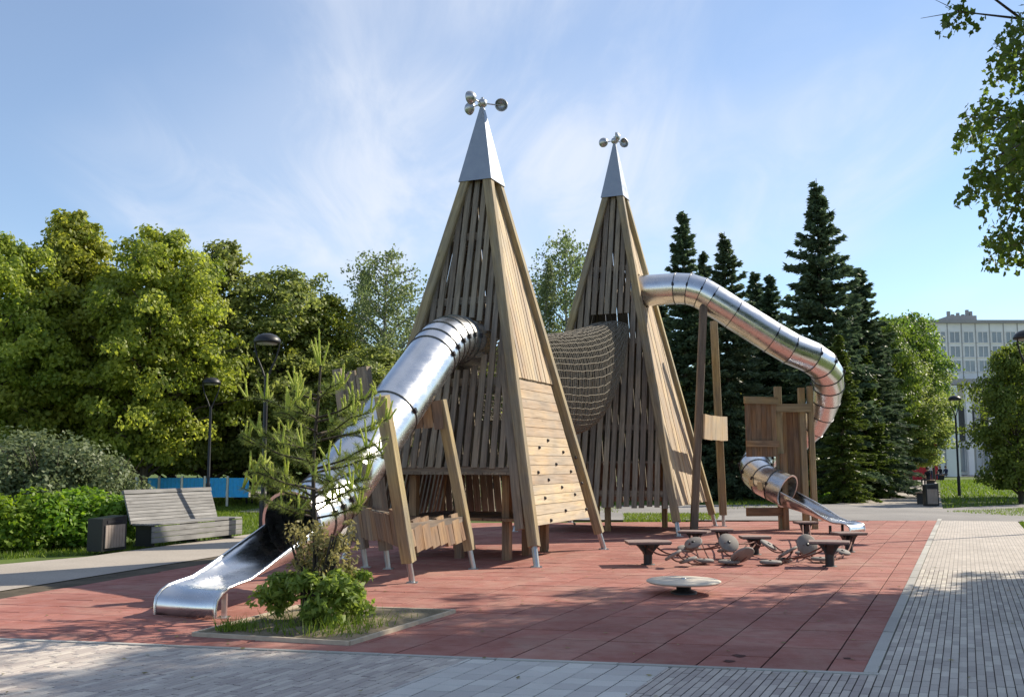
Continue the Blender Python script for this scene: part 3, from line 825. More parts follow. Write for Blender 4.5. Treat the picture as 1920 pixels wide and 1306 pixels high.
for s_ in (-1, 1):
    b = MB(); b.box((0, 0, .12), (.05, .05, .25)); b.box((0, 0, .006), (.12, .12, .012))
    link('leg', b.mesh('leg', 'steel_worn'), r_s1, Matrix.Translation(sp(6.56, 0) + xs * .34 * s_))

# ------------------------------------------------ far slide with a full turn
c2 = Vector((6.90, 24.8)); RH = 0.90
def hx(a, z): return Vector((c2.x + RH * math.cos(R(a)), c2.y + RH * math.sin(R(a)), z))
r_s2 = empty('tube_slide', (c2.x, c2.y, 0), 'long high steel tube slide dropping right and curling behind timber screens', 'slide', 'steel tube slides')
n2 = t2.faces['AB'][0]
st = t2.pt('AB', 0, 5.79, -.3)
p_ = [st, st + n2 * .75 + Vector((0, 0, 0))]
a0_ = atY(1268, 541, 24.15); a1_ = atY(1292, 542, 24.0); a2_ = atY(1314, 549, 23.95); a3_ = atY(1334, 561, 23.9)
b0_ = atY(1376, 588, 23.88); b1_ = atY(1448, 633, 23.86); b2_ = atY(1482, 653, 23.86)
path2 = [st, a0_, a1_, a2_, a3_, b0_, b1_, b2_,
         hx(-72, 4.10), hx(-50, 3.94), hx(-28, 3.74), hx(-8, 3.48), hx(10, 3.16), hx(27, 2.82), hx(45, 2.50), hx(66, 2.24), hx(90, 2.02), hx(115, 1.84), hx(140, 1.66),
         hx(162, 1.49), hx(184, 1.32), hx(206, 1.17), hx(226, 1.05)]
e_d = Vector((.72, -.694, 0)).normalized()
ex = path2[-1] + e_d * .32 + Vector((0, 0, -.13))
path2 += [ex]
fr2 = slide_tube(r_s2, path2, 0.385, n=32)
x, y, t_ = fr2[-1]; M = Matrix.Identity(4)
for q in range(3): M[q][0], M[q][1], M[q][2], M[q][3] = x[q], y[q], t_[q], 0
b = MB(); b.lathe([(.373, -.012), (.41, -.012), (.41, .012), (.373, .012), (.373, -.012)], 32, M, False)
link('mouth_ring', b.mesh('mouth_ring', 'steel_worn'), r_s2, Matrix.Translation(ex))
pq = [(-.05, ex.z - .37), (.25, ex.z - .44), (.6, ex.z - .53), (.9, .29), (1.1, .24), (1.3, .21), (1.5, .21), (1.6, .20), (1.66, .17), (1.68, .11), (1.68, .05)]
trough(r_s2, [Vector((ex.x, ex.y, 0)) + e_d * a + Vector((0, 0, z)) for a, z in pq], 0.37, [.37, .30, .22, .15, .09, .05, .04, .03, .025, .02, .015])
for s_ in (-1, 1):
    b = MB(); b.box((0, 0, .09), (.05, .05, .19)); b.box((0, 0, .006), (.12, .12, .012))
    link('leg', b.mesh('leg', 'dark_metal'), r_s2, Matrix.Translation(Vector((ex.x, ex.y, 0)) + e_d * 1.2 + Vector((.694, .72, 0)) * .3 * s_))
for i, a in enumerate((205, 218)):
    p = hx(a, 1.17 - i * .09); d = Vector((math.cos(R(a)), math.sin(R(a)), -.12)).normalized()
    M, _ = stick_matrix(p + d * .383, p + d * .40, Vector((-d.y, d.x, 0)))
    b = MB(); b.box((0, 0, .008), (.15, .19, .012), M); link('sticker', b.mesh('sticker', 'sticker'), r_s2)   # worn stickers on the lower bend

# ================================================================== SLIDE SUPPORTS
def post(name, p0, p1, w_, root, m, hint=(1, 0, 0), foot=True, zf=.28):
    p0, p1 = Vector(p0), Vector(p1); d = (p1 - p0)
    q0 = p0 + d * (zf / d.z) if foot else p0
    o = stick(name, q0, p1, w_, w_, hint, m, root, 0.015)
    if foot:
        b = MB(); b.tube([Vector(), d * ((zf + .05) / d.z)], 0.042, 10); b.box((0, 0, .006), (.15, .15, .012))
        link('foot', b.mesh('foot', 'galvanised'), o, Matrix.Translation(p0))
    return o
sup = empty('slide_support', G(773, 1066), 'leaning timber frame with short board panels carrying the near slide', 'support frame', 'slide support frames')
f1, f2, f3, f4 = G(773, 1092), G(888, 1066), G(686, 1063), G(728, 1066)
x1 = atY(716, 742, f1.y - .45); x2 = atY(826, 750, f2.y); x3 = atY(634, 692, f3.y); x4 = atY(682, 688, f4.y)
hint = Vector((sd1.x, sd1.y, 0))
post('post', f1, x1, .165, sup, 'wood_beam', hint); post('post', f2, x2, .15, sup, 'wood_beam', hint)
post('post', f3, x3, .15, sup, 'wood_slat', hint); post('post', f4, x4, .17, sup, 'wood_slat', hint)
def board_panel(root, a, c_, z0, z1, a1, c1, n_, m, th=.045, gap=.012, jit=.04):
    """n_ boards side by side from foot line a-c_ at z0 to head line a1-c1 at z1"""
    a, c_, a1, c1 = Vector(a), Vector(c_), Vector(a1), Vector(c1)
    tn = (c_ - a); wd = tn.length / n_; tn.normalize()
    for i in range(n_):
        s_ = (i + .5) / n_
        p, q = a.lerp(c_, s_), a1.lerp(c1, s_); p.z, q.z = z0 + random.uniform(-jit, jit), z1 + random.uniform(-jit, jit)
        stick('board', p, q, wd - gap, th, tn, m, root)
def lerp_post(p0, p1, z): return Vector(p0).lerp(Vector(p1), z / (p1[2] - p0[2]))
def between(root, P, Q, z0, z1, n_, m, **k):
    board_panel(root, lerp_post(*P, z0), lerp_post(*Q, z0), z0, z1, lerp_post(*P, z1), lerp_post(*Q, z1), n_, m, **k)
between(sup, (f1, x1), (f2, x2), .42, .80, 8, 'wood_screen')
between(sup, (f3, x3), (f1, x1), .48, .92, 9, 'wood_screen')
between(sup, (f3, x3), (f4, x4), 1.9, 2.98, 3, 'wood_slat')
pq_ = lerp_post(f2, x2, 2.2) + Vector((0, -.14, 0)); pr_ = pq_ + Vector((-.62, -.05, 0))
board_panel(sup, pr_, pq_, 2.13, 2.56, pr_ + Vector((-.05, 0, 0)), pq_ + Vector((-.05, 0, 0)), 4, 'wood_screen')
for z in (.74,): stick('cross_rail', lerp_post(f1, x1, z), lerp_post(f2, x2, z), .09, .05, Vector((0, 0, 1)), 'wood_slat', sup)
stick('cross_rail', lerp_post(f3, x3, .86) + Vector((0, .06, 0)), lerp_post(f1, x1, .86) + Vector((0, .06, 0)), .09, .05, Vector((0, 0, 1)), 'wood_slat', sup)
stick('cross_rail', lerp_post(f4, x4, 2.05), lerp_post(f2, x2, 2.3), .12, .06, Vector((0, 0, 1)), 'wood_slat', sup)

sup2 = empty('slide_support', G(1330, 990), 'two tall leaning posts with short board panel under the high slide', 'support frame', 'slide support frames')
h1, h2 = G(1301, 996), G(1357, 986)
y1 = atY(1319, 574, h1.y + .1); y2 = atY(1338, 602, h2.y - .2)
post('post', h1, y1, .17, sup2, 'wood_slat', (1, 0, 0), False); post('post', h2, y2, .17, sup2, 'wood_beam', (1, 0, 0))
between(sup2, (h1 + Vector((.12, -.1, 0)), y1 + Vector((.1, -.1, 0))), (h2 + Vector((.14, -.12, 0)), y2 + Vector((.2, -.12, 0))), 2.13, 2.72, 3, 'wood_plank', jit=.01)

scr = empty('timber_screen', (6.6, 24.3, 0), 'brown board screens on posts standing inside the coil of the far slide', 'timber screen')
YS = 24.55
def sx(px, Y=YS): return (px - 960) / FPX * Y * 1.004
zt = lambda py, Y=YS: atY(1450, py, Y).z
for px0, py0, m_, w_ in ((1456, 725, 'wood_beam', .16), (1500, 727, 'wood_beam', .15), (1516, 724, 'wood_beam', .13)):
    stick('post', (sx(px0 + 2), YS - .02, .0), (sx(px0), YS - .02, zt(py0)), w_, w_, (1, 0, 0), m_, scr, .012)
board_panel(scr, (sx(1462), YS + .12, 0), (sx(1510), YS + .12, 0), zt(945), zt(760), (sx(1462), YS + .12, 0), (sx(1510), YS + .12, 0), 4, 'wood_screen', jit=.004, gap=.006)
board_panel(scr, (sx(1387), YS - .5, 0), (sx(1449), YS - .16, 0), zt(856), zt(757), (sx(1386), YS - .5, 0), (sx(1449), YS - .16, 0), 6, 'wood_screen', jit=.004, gap=.006)
stick('rail', (sx(1384), YS - .56, zt(752)), (sx(1452), YS - .2, zt(752)), .17, .06, (0, 0, 1), 'wood_beam', scr)
stick('rail', (sx(1386), YS - .56, zt(832)), (sx(1452), YS - .2, zt(832)), .15, .05, (0, 0, 1), 'wood_screen', scr)
stick('rail', (sx(1446), YS - .14, zt(765)), (sx(1514), YS - .14, zt(765)), .2, .05, (0, 0, 1), 'wood_beam', scr)
stick('post', (sx(1461), YS - .2, 0), (sx(1459), YS - .2, zt(850)), .13, .13, (1, 0, 0), 'wood_screen', scr)
stick('foot_rail', (sx(1388), YS - .3, .42), (sx(1460), YS - .15, .42), .2, .1, (0, 0, 1), 'wood_screen', scr)

# ================================================================== STEPPING PLATES, ROPE STEPS, SPINNER
# each plate: sloping-sided pedestal under a thin board; (plate px x, plate px y, foot px y, width m, turn deg, shape, label)
plates = [
    (1219, 1013, 1058, .76, 8, 'front plate nearest the climbing wall, leftmost of the stepping plates'),
    (1307, 994, 1027, .60, -14, 'stepping plate below the far tower front leg, second from the left'),
    (1420, 1004, 1039, .56, 5, 'middle stepping plate with tilted pads hanging around it'),
    (1515, 977, 1010, .50, 10, 'rear stepping plate in front of the far slide runout'),
    (1560, 1013, 1061, .66, -10, 'front stepping plate on the right with pink top'),
    (1596, 997, 1034, .60, 14, 'rightmost stepping plate, just behind the front right one'),
    (1357, 991, 1018, .50, 0, 'low stepping plate between the left rear and middle ones')]
PT = []
for px, py, fy, wd, rot, lab in plates:
    f_ = G(px - 4, fy); top = atY(px, py, f_.y).z
    o = empty('stepping_plate', f_, lab, 'stepping plate', 'stepping plates')
    Rz = Matrix.Translation(f_) @ Matrix.Rotation(R(rot), 4, 'Z')
    b = MB(); h = wd / 2
    b.prism([(-h, -h * .72), (h * .8, -h * .8), (h, h * .35), (h * .25, h * .8), (-h * .85, h * .62)], top - .028, top)
    link('top_board', b.mesh('top_board', 'rubber_top'), o, Rz)
    b = MB(); b.prism([(-h * .96, -h * .69), (h * .77, -h * .77), (h * .96, h * .33), (h * .24, h * .77), (-h * .82, h * .6)], top - .045, top - .029)
    link('steel_tray', b.mesh('steel_tray', 'plate_metal'), o, Rz)
    b = MB()
    g0, g1, zb = h * .56, .065, top - .21                     # flared bracket on a round post
    q = [(-g1, zb), (-g1 - .01, zb + .03), (-g0 * .72, top - .09), (-g0, top - .046), (g0, top - .046), (g0 * .72, top - .09), (g1 + .01, zb + .03), (g1, zb)]
    nq = len(q)
    for ang_ in (0, 90):
        Mr = Matrix.Rotation(R(ang_), 4, 'Z'); tk = .055
        b.add([Mr @ Vector((a, -tk, z)) for a, z in q] + [Mr @ Vector((a, tk, z)) for a, z in q],
              [(i, (i + 1) % nq, nq + (i + 1) % nq, nq + i) for i in range(nq)] + [tuple(range(nq - 1, -1, -1)), tuple(range(nq, 2 * nq))])
    link('bracket', b.mesh('bracket', 'plate_metal'), o, Rz)
    b = MB(); b.tube([(0, 0, 0), (0, 0, zb + .05)], .068, 14); b.lathe([(.068, .012), (.11, .012), (.11, .0)], 14)
    link('post', b.mesh('post', 'plate_metal'), o, Rz)
    PT.append(Vector((f_.x, f_.y, top)))
def pad(root, p, r, tilt, axis, m='disc_pale', th=.045):
    b = MB(); b.lathe([(0, th / 2), (r - .015, th / 2), (r, th / 2 - .012), (r, -th / 2 + .012), (r - .015, -th / 2), (0, -th / 2)], 20)
    b.cur = 0
    M = Matrix.Translation(p) @ Matrix.Rotation(R(axis), 4, 'Z') @ Matrix.Rotation(R(tilt), 4, 'X')
    o = link('foot_pad', b.mesh('foot_pad', m), root, M)
    bb = MB(); bb.lathe([(0, .035), (.028, .03), (.028, .0)], 8)
    link('bolt_cap', bb.mesh('bolt_cap', 'dark_metal'), o, M)
    return o
def chain(a, c_, pads, label, sag=.0):
    """rope from plate a to plate c_ through its pads; pads = (px, py, z, radius, tilt, axis)"""
    P = [G(px, py, z) for px, py, z, *_ in pads]
    root = empty('rope_steps', Vector((P[0].x, P[0].y, 0)), label, 'rope steps', 'rope steps between the plates')
    pts = [PT[a] - Vector((0, 0, .06))] + P + [PT[c_] - Vector((0, 0, .06))]
    for off in (Vector((.09, .03, 0)), Vector((-.07, -.05, 0))):
        rp = []
        for i in range(len(pts) - 1):
            for q in range(6):
                t_ = q / 6; p = pts[i].lerp(pts[i + 1], t_) + off; p.z = max(.016, p.z - .05 * math.sin(math.pi * t_)); rp.append(p)
        rp.append(pts[-1] + off)
        b = MB(); b.tube(rp, .013, 6); link('rope', b.mesh('rope', 'rope_red'), root)
    for (px, py, z, r, tilt, axis), p in zip(pads, P): pad(root, p, r * .86, tilt * .85, axis)
chain(0, 1, [(1262, 1040, .19, .17, -38, 70), (1290, 1049, .10, .17, -20, 80), (1321, 1050, .06, .17, 0, 0)], 'slanting string of pads from the leftmost plate towards the second')
chain(1, 2, [(1300, 1017, .24, .18, 40, -40), (1286, 1028, .13, .17, 18, 10), (1366, 1017, .30, .20, 62, 15)], 'pale tilted pads hanging beside the second plate from the left')
chain(6, 2, [(1362, 1031, .14, .18, -12, 20), (1392, 1040, .16, .23, -48, 25), (1367, 1052, .05, .20, 0, 0)], 'grey pads strung left of the middle stepping plate')
chain(2, 4, [(1441, 1021, .22, .18, 35, 60), (1477, 1034, .18, .20, -36, 65), (1445, 1053, .05, .20, 0, 0), (1470, 1048, .05, .15, 0, 0)], 'pads strung from the middle plate to the front right one')
chain(3, 5, [(1513, 1021, .26, .21, 82, 12), (1505, 1036, .05, .15, 0, 0), (1539, 1047, .06, .18, 0, 0), (1580, 1034, .10, .15, 20, 30)], 'pads with one upright disc strung across the right plates')

dp = G(1282, 1112)
o = empty('spinner_disc', dp, 'pale round spinner disc low over the red rubber in front', 'spinner')
b = MB(); rr = .455
b.lathe([(.05, .175), (rr - .03, .168), (rr, .155), (rr, .145), (rr - .03, .128), (.10, .10), (0, .10)], 48); b.lathe([(0, .175), (.05, .175)], 48)
link('disc', b.mesh('disc', 'disc_top'), o, Matrix.Translation(dp))
b = MB(); b.lathe([(.16, 0), (.16, .03), (.09, .05), (.09, .11)], 24); link('bearing', b.mesh('bearing', 'dark_metal'), o, Matrix.Translation(dp))
b = MB(); b.lathe([(.035, .17), (.035, .188), (.02, .193), (0, .193)], 16); link('hub_cap', b.mesh('hub_cap', 'galvanised'), o, Matrix.Translation(dp))

# ================================================================== BENCH, BINS, LAMPS
def frame2d(origin, d):
    M = Matrix.Identity(4); d = Vector((d.x, d.y, 0)).normalized(); nrm = Vector((d.y, -d.x, 0))
    for k in range(3): M[k][0], M[k][1], M[k][2], M[k][3] = d[k], -nrm[k], (0, 0, 1)[k], origin[k]
    return M                                                 # x along, -y towards the front, z up
g0, g1 = G(285, 1025), G(452, 1006)
Mb = frame2d(g0, g1 - g0); LB = (g1 - g0).length
bench = empty('park_bench', g0, 'long grey slatted park bench with high slanted back beside the path', 'bench')
def local_stick(name, p0, p1, wx, wy, hint_, m, root, M, bv=None):
    return stick(name, M @ Vector(p0), M @ Vector(p1), wx, wy, M.to_3x3() @ Vector(hint_), m, root, bv)
sl = Vector((0, .24, .70)).normalized()
for i in range(9):
    y_, z_ = .50 + sl.y * (.045 + i * .066), .40 + sl.z * (.045 + i * .066)
    local_stick('back_slat', (-.03, y_, z_), (LB - .18, y_, z_), .058, .032, (0, sl.y, sl.z), 'wood_grey', bench, Mb)
local_stick('top_rail', (-.04, .50 + sl.y * .655, .40 + sl.z * .655), (LB - .17, .50 + sl.y * .655, .40 + sl.z * .655), .075, .06, (0, sl.y, sl.z), 'wood_grey', bench, Mb)
for i in range(5):
    local_stick('seat_slat', (-.02, .04 + i * .098, .415), (LB, .04 + i * .098, .415), .088, .032, (0, 1, 0), 'wood_grey', bench, Mb)
for i in range(3):
    local_stick('front_slat', (-.02, -.005, .12 + i * .105), (LB, -.005, .12 + i * .105), .096, .03, (0, 0, 1), 'wood_grey', bench, Mb)
for xx in (.12, LB * .5, LB - .25):
    b = MB(); b.box((xx, .28, .2), (.06, .40, .38)); b.box((xx, .28, .008), (.10, .5, .016))
    Mt = Matrix.Translation((xx, .52, .40)) @ Matrix.Rotation(-math.atan2(.24, .70), 4, 'X'); b.box((0, .04, .30), (.06, .05, .60), Mt)
    link('leg_frame', b.mesh('leg_frame', 'dark_metal'), bench, Mb)

def bin_(name, origin, d, w_, dpt, h, label, grp):
    o = empty(name, origin, label, 'litter bin', grp); M = frame2d(origin, d)
    b = MB(); b.box((w_ / 2, dpt / 2, h * .44), (w_, dpt, h * .88))
    q = [(0, h * .88), (w_, h * .88), (w_, h), (0, h * .94)]
    b.add([(a, 0, z) for a, z in q] + [(a, dpt, z) for a, z in q], [(0, 1, 2, 3), (7, 6, 5, 4), (0, 4, 5, 1), (1, 5, 6, 2), (2, 6, 7, 3), (3, 7, 4, 0)])
    link('body', b.mesh('body', 'dark_metal'), o, M)
    ns = 7
    for i in range(ns):
        bb = MB(); bb.box((w_ * .10 + (i + .5) * w_ * .8 / ns, -.012, h * .42), (w_ * .8 / ns - .008, .02, h * .66)); link('panel_slat', bb.mesh('panel_slat', 'bin_slats'), o, M)
    bb = MB(); bb.box((w_ / 2, -.004, h * .84), (w_ * .6, .01, h * .09)); link('opening', bb.mesh('opening', 'cloth_dark'), o, M)
    return o
bq0, bq1 = G(190, 1034), G(221, 1030)
bin_('litter_bin', bq0, g1 - g0, .62, .34, .62, 'black litter bin with brown slat panel left of the grey bench', 'litter bins')

def lamp(name, base, H, label, grp, arms=True, sc=1.0):
    o = empty(name, base, label, 'street lamp', grp); M = Matrix.Translation(base)
    b = MB(); b.tube([(0, 0, 0), (0, 0, .9), (0, 0, .95), (0, 0, H - .95)], [.075, .075, .052, .045], 12); b.lathe([(.13, 0), (.13, .02), (.075, .03)], 12)
    link('pole', b.mesh('pole', 'dark_metal'), o, M)
    for k in range(2):
        d = Vector((math.cos(R(10 + 180 * k)), math.sin(R(10 + 180 * k)), 0))
        b = MB(); b.tube([Vector((0, 0, H - .98)) + d * .03, Vector((0, 0, H - .78)) + d * .10, Vector((0, 0, H - .52)) + d * .21, Vector((0, 0, H - .3)) + d * .26, Vector((0, 0, H - .2)) + d * .26], [.024, .022, .02, .02, .02], 6)
        link('arm', b.mesh('arm', 'dark_metal'), o, M)
    b = MB(); b.lathe([(0, H), (.10, H - .008), (.2, H - .045), (.27, H - .11), (.295, H - .17), (.295, H - .215), (.26, H - .22), (0, H - .215)], 28)
    cp_ = link('lamp_shade', b.mesh('lamp_shade', 'dark_metal'), o, M)
    b = MB(); b.lathe([(.23, H - .222), (.21, H - .25), (0, H - .262)], 24); link('diffuser', b.mesh('diffuser', 'lamp_glass'), cp_, M)
    return o
lamp('park_lamp', G(491, 1006), 4.42, 'black park lamp with domed head rising behind the young pine', 'park lamps')
p_l = atY(397, 707, 32.5); lamp('park_lamp', (p_l.x, p_l.y, 0), p_l.z, 'black domed park lamp farther off, behind the grey bench', 'park lamps')
p_l = G(1799, 929); lamp('park_lamp', p_l, atY(1791, 741, p_l.y).z, 'black park lamp on the right lawn beside far path', 'park lamps')
p_l = atY(1925, 618, 23.0); lamp('park_lamp', (p_l.x, p_l.y, 0), p_l.z, 'dark lamp head cut off by the right edge of the picture', 'park lamps')

# far bench and bin beside the cross path
p_b = G(1737, 948)
bin_('litter_bin', p_b, Vector((1, -.1, 0)), .46, .4, .82, 'black litter bin standing at the start of far path', 'litter bins')
p_b2 = G(1716, 945)
bench2 = empty('park_bench', p_b2, 'dark backless bench seen end on beside the far litter bin', 'bench')
for i in range(5):
    stick('seat_slat', p_b2 + Vector((.05 + i * .1, 0, .43)), p_b2 + Vector((.05 + i * .1 + 1.0, 1.9, .43)), .09, .035, (1, 0, 0), 'wood_screen', bench2)
for k in (0.1, .9):
    b = MB(); b.box((.27, 0, .2), (.42, .06, .4)); b.box((.27, 0, .41), (.52, .06, .03)); link('leg_frame', b.mesh('leg_frame', 'dark_metal'), bench2, Matrix.Translation(p_b2 + Vector((1.0 * k, 1.9 * k, 0))))

# ================================================================== PEOPLE (far, small)
def person(base, face, pose, top, legs, label, h=1.7, grp=None):
    s_ = h / 1.7
    if pose == 'stand':
        J = dict(pel=(0, 0, .92), ch=(0, .01, 1.25), nk=(0, 0, 1.46), hd=(0, -.01, 1.58), tp=(0, 0, 1.67),
                 sl=(-.17, 0, 1.39), el=(-.23, .02, 1.12), wl=(-.21, -.06, .88), fl=(-.20, -.08, .80), sr=(.17, 0, 1.39), er=(.23, .02, 1.12), wr=(.21, -.08, .88), fr=(.20, -.10, .80),
                 hl=(-.09, 0, .88), kl=(-.10, -.03, .49), al=(-.10, .02, .09), tl=(-.11, -.14, .04), hr=(.09, 0, .88), kr=(.11, .02, .49), ar=(.11, .06, .09), tr=(.12, -.10, .04))
    else:
        J = dict(pel=(0, 0, .50), ch=(0, -.03, .83), nk=(0, -.05, 1.04), hd=(0, -.08, 1.16), tp=(0, -.07, 1.25),
                 sl=(-.18, -.04, .97), el=(-.23, -.10, .70), wl=(-.14, -.33, .58), fl=(-.11, -.40, .56), sr=(.18, -.04, .97), er=(.23, -.10, .70), wr=(.14, -.33, .58), fr=(.11, -.40, .56),
                 hl=(-.10, -.06, .50), kl=(-.13, -.46, .49), al=(-.13, -.46, .09), tl=(-.14, -.62, .04), hr=(.10, -.06, .50), kr=(.13, -.46, .49), ar=(.13, -.48, .09), tr=(.14, -.64, .04))
    E = [('pel', 'ch'), ('ch', 'nk'), ('nk', 'hd'), ('hd', 'tp'), ('ch', 'sl'), ('sl', 'el'), ('el', 'wl'), ('wl', 'fl'), ('ch', 'sr'), ('sr', 'er'), ('er', 'wr'), ('wr', 'fr'),
         ('pel', 'hl'), ('hl', 'kl'), ('kl', 'al'), ('al', 'tl'), ('pel', 'hr'), ('hr', 'kr'), ('kr', 'ar'), ('ar', 'tr')]
    rad = dict(pel=.14, ch=.15, nk=.055, hd=.095, tp=.07, s=.07, e=.045, w=.034, f=.036, h=.085, k=.062, a=.045, t=.04)
    ks_ = list(J)
    me = bpy.data.meshes.new('person_cage'); me.from_pydata([Vector(J[k]) * s_ for k in ks_], [(ks_.index(a), ks_.index(c)) for a, c in E], [])
    tmp = bpy.data.objects.new('person_cage', me); col.objects.link(tmp)
    md = tmp.modifiers.new('skin', 'SKIN'); md.use_smooth_shade = True
    for i, k in enumerate(ks_):
        r_ = rad.get(k, rad.get(k[0], .05)) * s_
        me.skin_vertices[0].data[i].radius = (r_, r_ * (.72 if k in ('pel', 'ch') else 1)); me.skin_vertices[0].data[i].use_root = (k == 'pel')
    tmp.modifiers.new('sub', 'SUBSURF').levels = 1
    tmp.modifiers['sub'].render_levels = 1
    dg = bpy.context.evaluated_depsgraph_get()
    body = bpy.data.meshes.new_from_object(tmp.evaluated_get(dg)); bpy.data.objects.remove(tmp)
    for q in ('skin', top, legs, 'cloth_dark'): body.materials.append(MATS[q])
    nz, pz = J['nk'][2] * s_, J['pel'][2] * s_ + .03
    fl = [Vector(J[k]) * s_ for k in ('fl', 'fr')]; ts = [Vector(J[k]) * s_ for k in ('tl', 'tr', 'al', 'ar')]
    for p in body.polygons:
        c = p.center
        hand = min((c - q).length for q in fl) < .07
        shoe = min((c - q).length for q in ts) < .10
        legy = c.z < pz and (pose == 'stand' or c.y < -.02 or c.z < pz - .05)
        if pose != 'stand' and c.z > pz + .06: legy = False
        p.material_index = 0 if (hand or c.z > nz + .01) else 3 if shoe else 2 if legy else 1
    body.name = 'person'
    M = Matrix.Translation(base) @ Matrix.Rotation(R(face), 4, 'Z')
    o = link('person', body, None, M); tag(o, label, 'person', grp)
    b = MB(); hc = Vector(J['hd']) * s_ + Vector((0, .012, .035))
    b.lathe([(0, .105 * s_), (.06 * s_, .09 * s_), (.098 * s_, .04 * s_), (.105 * s_, -.01), (.095 * s_, -.06 * s_)], 14, Matrix.Translation(hc))
    link('hair', b.mesh('hair', 'hair'), o, M)
    return o
def seat_box(name, c, d, label):
    M = frame2d(c, d); o = empty(name, c, label, 'bench', 'distant park benches')
    for i in range(4):
        b = MB(); b.box((.8, .05 + i * .11, .44), (1.6, .1, .035)); link('seat_slat', b.mesh('seat_slat', 'wood_screen'), o, M)
    for i in range(3):
        b = MB(); b.box((.8, .5 + i * .02, .58 + i * .12), (1.6, .03, .1)); link('back_slat', b.mesh('back_slat', 'wood_screen'), o, M)
    for xx in (.15, 1.45):
        b = MB(); b.box((xx, .25, .21), (.06, .45, .42)); b.box((xx, .53, .6), (.05, .04, .42)); link('leg_frame', b.mesh('leg_frame', 'dark_metal'), o, M)
fb = G(1752, 913); seat_box('park_bench', fb, Vector((.42, .91, 0)), 'distant bench at the right side of far path, nearer one')
person(fb + Vector((-.15, .5, 0)), -65, 'sit', 'cloth_dark', 'cloth_dark', 'person in dark clothes seated beyond the far litter bin', grp='people seated along the far path')
fb2 = G(1770, 900); seat_box('park_bench', fb2, Vector((.42, .91, 0)), 'distant bench at the right side of far path, farther one')
person(fb2 + Vector((-.05, .5, 0)), -65, 'sit', 'cloth_dark', 'cloth_blue', 'person in dark clothes on the farther bench, left one of two', grp='people seated along the far path')
person(fb2 + Vector((.75, 1.2, 0)), -65, 'sit', 'cloth_blue', 'cloth_dark', 'person in dark clothes on the farther bench, right one of two', grp='people seated along the far path')
person(G(1746, 903), 10, 'stand', 'cloth_pale', 'cloth_blue', 'person in pale top standing on the far path', 1.65)
person(G(467, 944), 20, 'stand', 'cloth_dark', 'cloth_dark', 'person in dark clothes standing on grass under the trees', 1.68)
lb = G(302, 930); seat_box('park_bench', lb, Vector((1, .15, 0)), 'dark bench under the trees behind the grey bench, left one')
person(lb + Vector((.35, .3, 0)), 175, 'sit', 'cloth_dark', 'cloth_dark', 'person in dark clothes seated in front of blue panels', 1.7)
seat_box('park_bench', G(410, 932), Vector((1, .1, 0)), 'dark bench under the trees in front of blue panels, right one')

# ================================================================== BLUE FENCE, RED PAVILION, BUILDING
YF = 37.0
xa, xb = (262 - 960) / FPX * YF, (474 - 960) / FPX * YF
fence = empty('blue_fence', (xa, YF, 0), 'bright blue panel fence glimpsed under the trees on the left', 'fence')
npan = 5
for i in range(npan):
    x0 = xa + (xb - xa) * i / npan; x1 = xa + (xb - xa) * (i + 1) / npan
    b = MB(); b.box(((x0 + x1) / 2, YF, .68), (x1 - x0 - .12, .04, .70))
    for k in range(6): b.box((x0 + (k + .5) * (x1 - x0) / 6, YF - .03, .68), (.03, .025, .68))
    link('panel', b.mesh('panel', 'blue_panel'), fence)
    b = MB(); b.box((x0, YF, .55), (.08, .08, 1.1)); link('post', b.mesh('post', 'galvanised'), fence)

YR = 92.0
xr0, xr1 = (1680 - 960) / FPX * YR, (1754 - 960) / FPX * YR
kiosk = empty('red_pavilion', (xr0, YR, 0), 'plain red pavilion wall at the end of far path', 'pavilion')
zr = atY(1720, 820, YR).z
for i in range(4):
    x0 = xr0 + (xr1 - xr0) * i / 4; x1 = xr0 + (xr1 - xr0) * (i + 1) / 4
    b = MB(); b.box(((x0 + x1) / 2, YR + 1.5, zr / 2), (x1 - x0 - .03, 3.0, zr)); link('wall_panel', b.mesh('wall_panel', 'red_panel'), kiosk)
b = MB(); b.box(((xr0 + xr1) / 2, YR + 1.5, zr + .08), (xr1 - xr0 + .4, 3.4, .14)); link('roof', b.mesh('roof', 'red_panel'), kiosk)

YD = 128.0
X = lambda px, Y=YD: (px - 960) / FPX * Y * 1.0
Z = lambda py, Y=YD: atY(1800, py, Y).z
bl = empty('apartment_building', (X(1800), YD, 0), 'pale grey slab building with window rows behind the right trees', 'building')
bx0, bx1, zt_ = X(1660), X(2080), Z(606)
zc = Z(712)
b = MB(); b.box(((bx0 + bx1) / 2, YD + 7, (zt_ + zc) / 2), (bx1 - bx0, 14, zt_ - zc)); wl = link('upper_wall', b.mesh('upper_wall', 'wall_pale'), bl)
b = MB(); b.box(((bx0 + bx1) / 2, YD + 6.9, zt_ + .2), (bx1 - bx0 + .5, 14.6, .4)); rf = link('roof', b.mesh('roof', 'wall_trim'), bl)
b = MB()
b.box((X(1829), YD + 4, zt_ + .85), (3.6, 3.5, 1.0))
for px, hh in ((1806, 1.6), (1814, 1.2), (1824, 1.4), (1834, 1.2), (1842, 1.8), (1849, 1.6)): b.box((X(px), YD + 3, zt_ + .4 + hh / 2), (.35, .35, hh))
link('rooftop_plant', b.mesh('rooftop_plant', 'wall_trim'), rf)
b = MB(); b.box(((bx0 + bx1) / 2, YD - .8, zc - .35), (bx1 - bx0, 2.4, .7)); link('canopy', b.mesh('canopy', 'wall_trim'), bl)
b = MB(); b.box(((bx0 + bx1) / 2, YD + 8.5, zc / 2 - .36), (bx1 - bx0, 12, zc - .71)); link('lower_wall', b.mesh('lower_wall', 'wall_pale'), bl)
rows = [632, 659, 686]
cols = [1690 + 26.5 * i for i in range(15)]
ww, wh = 1.25, 1.35
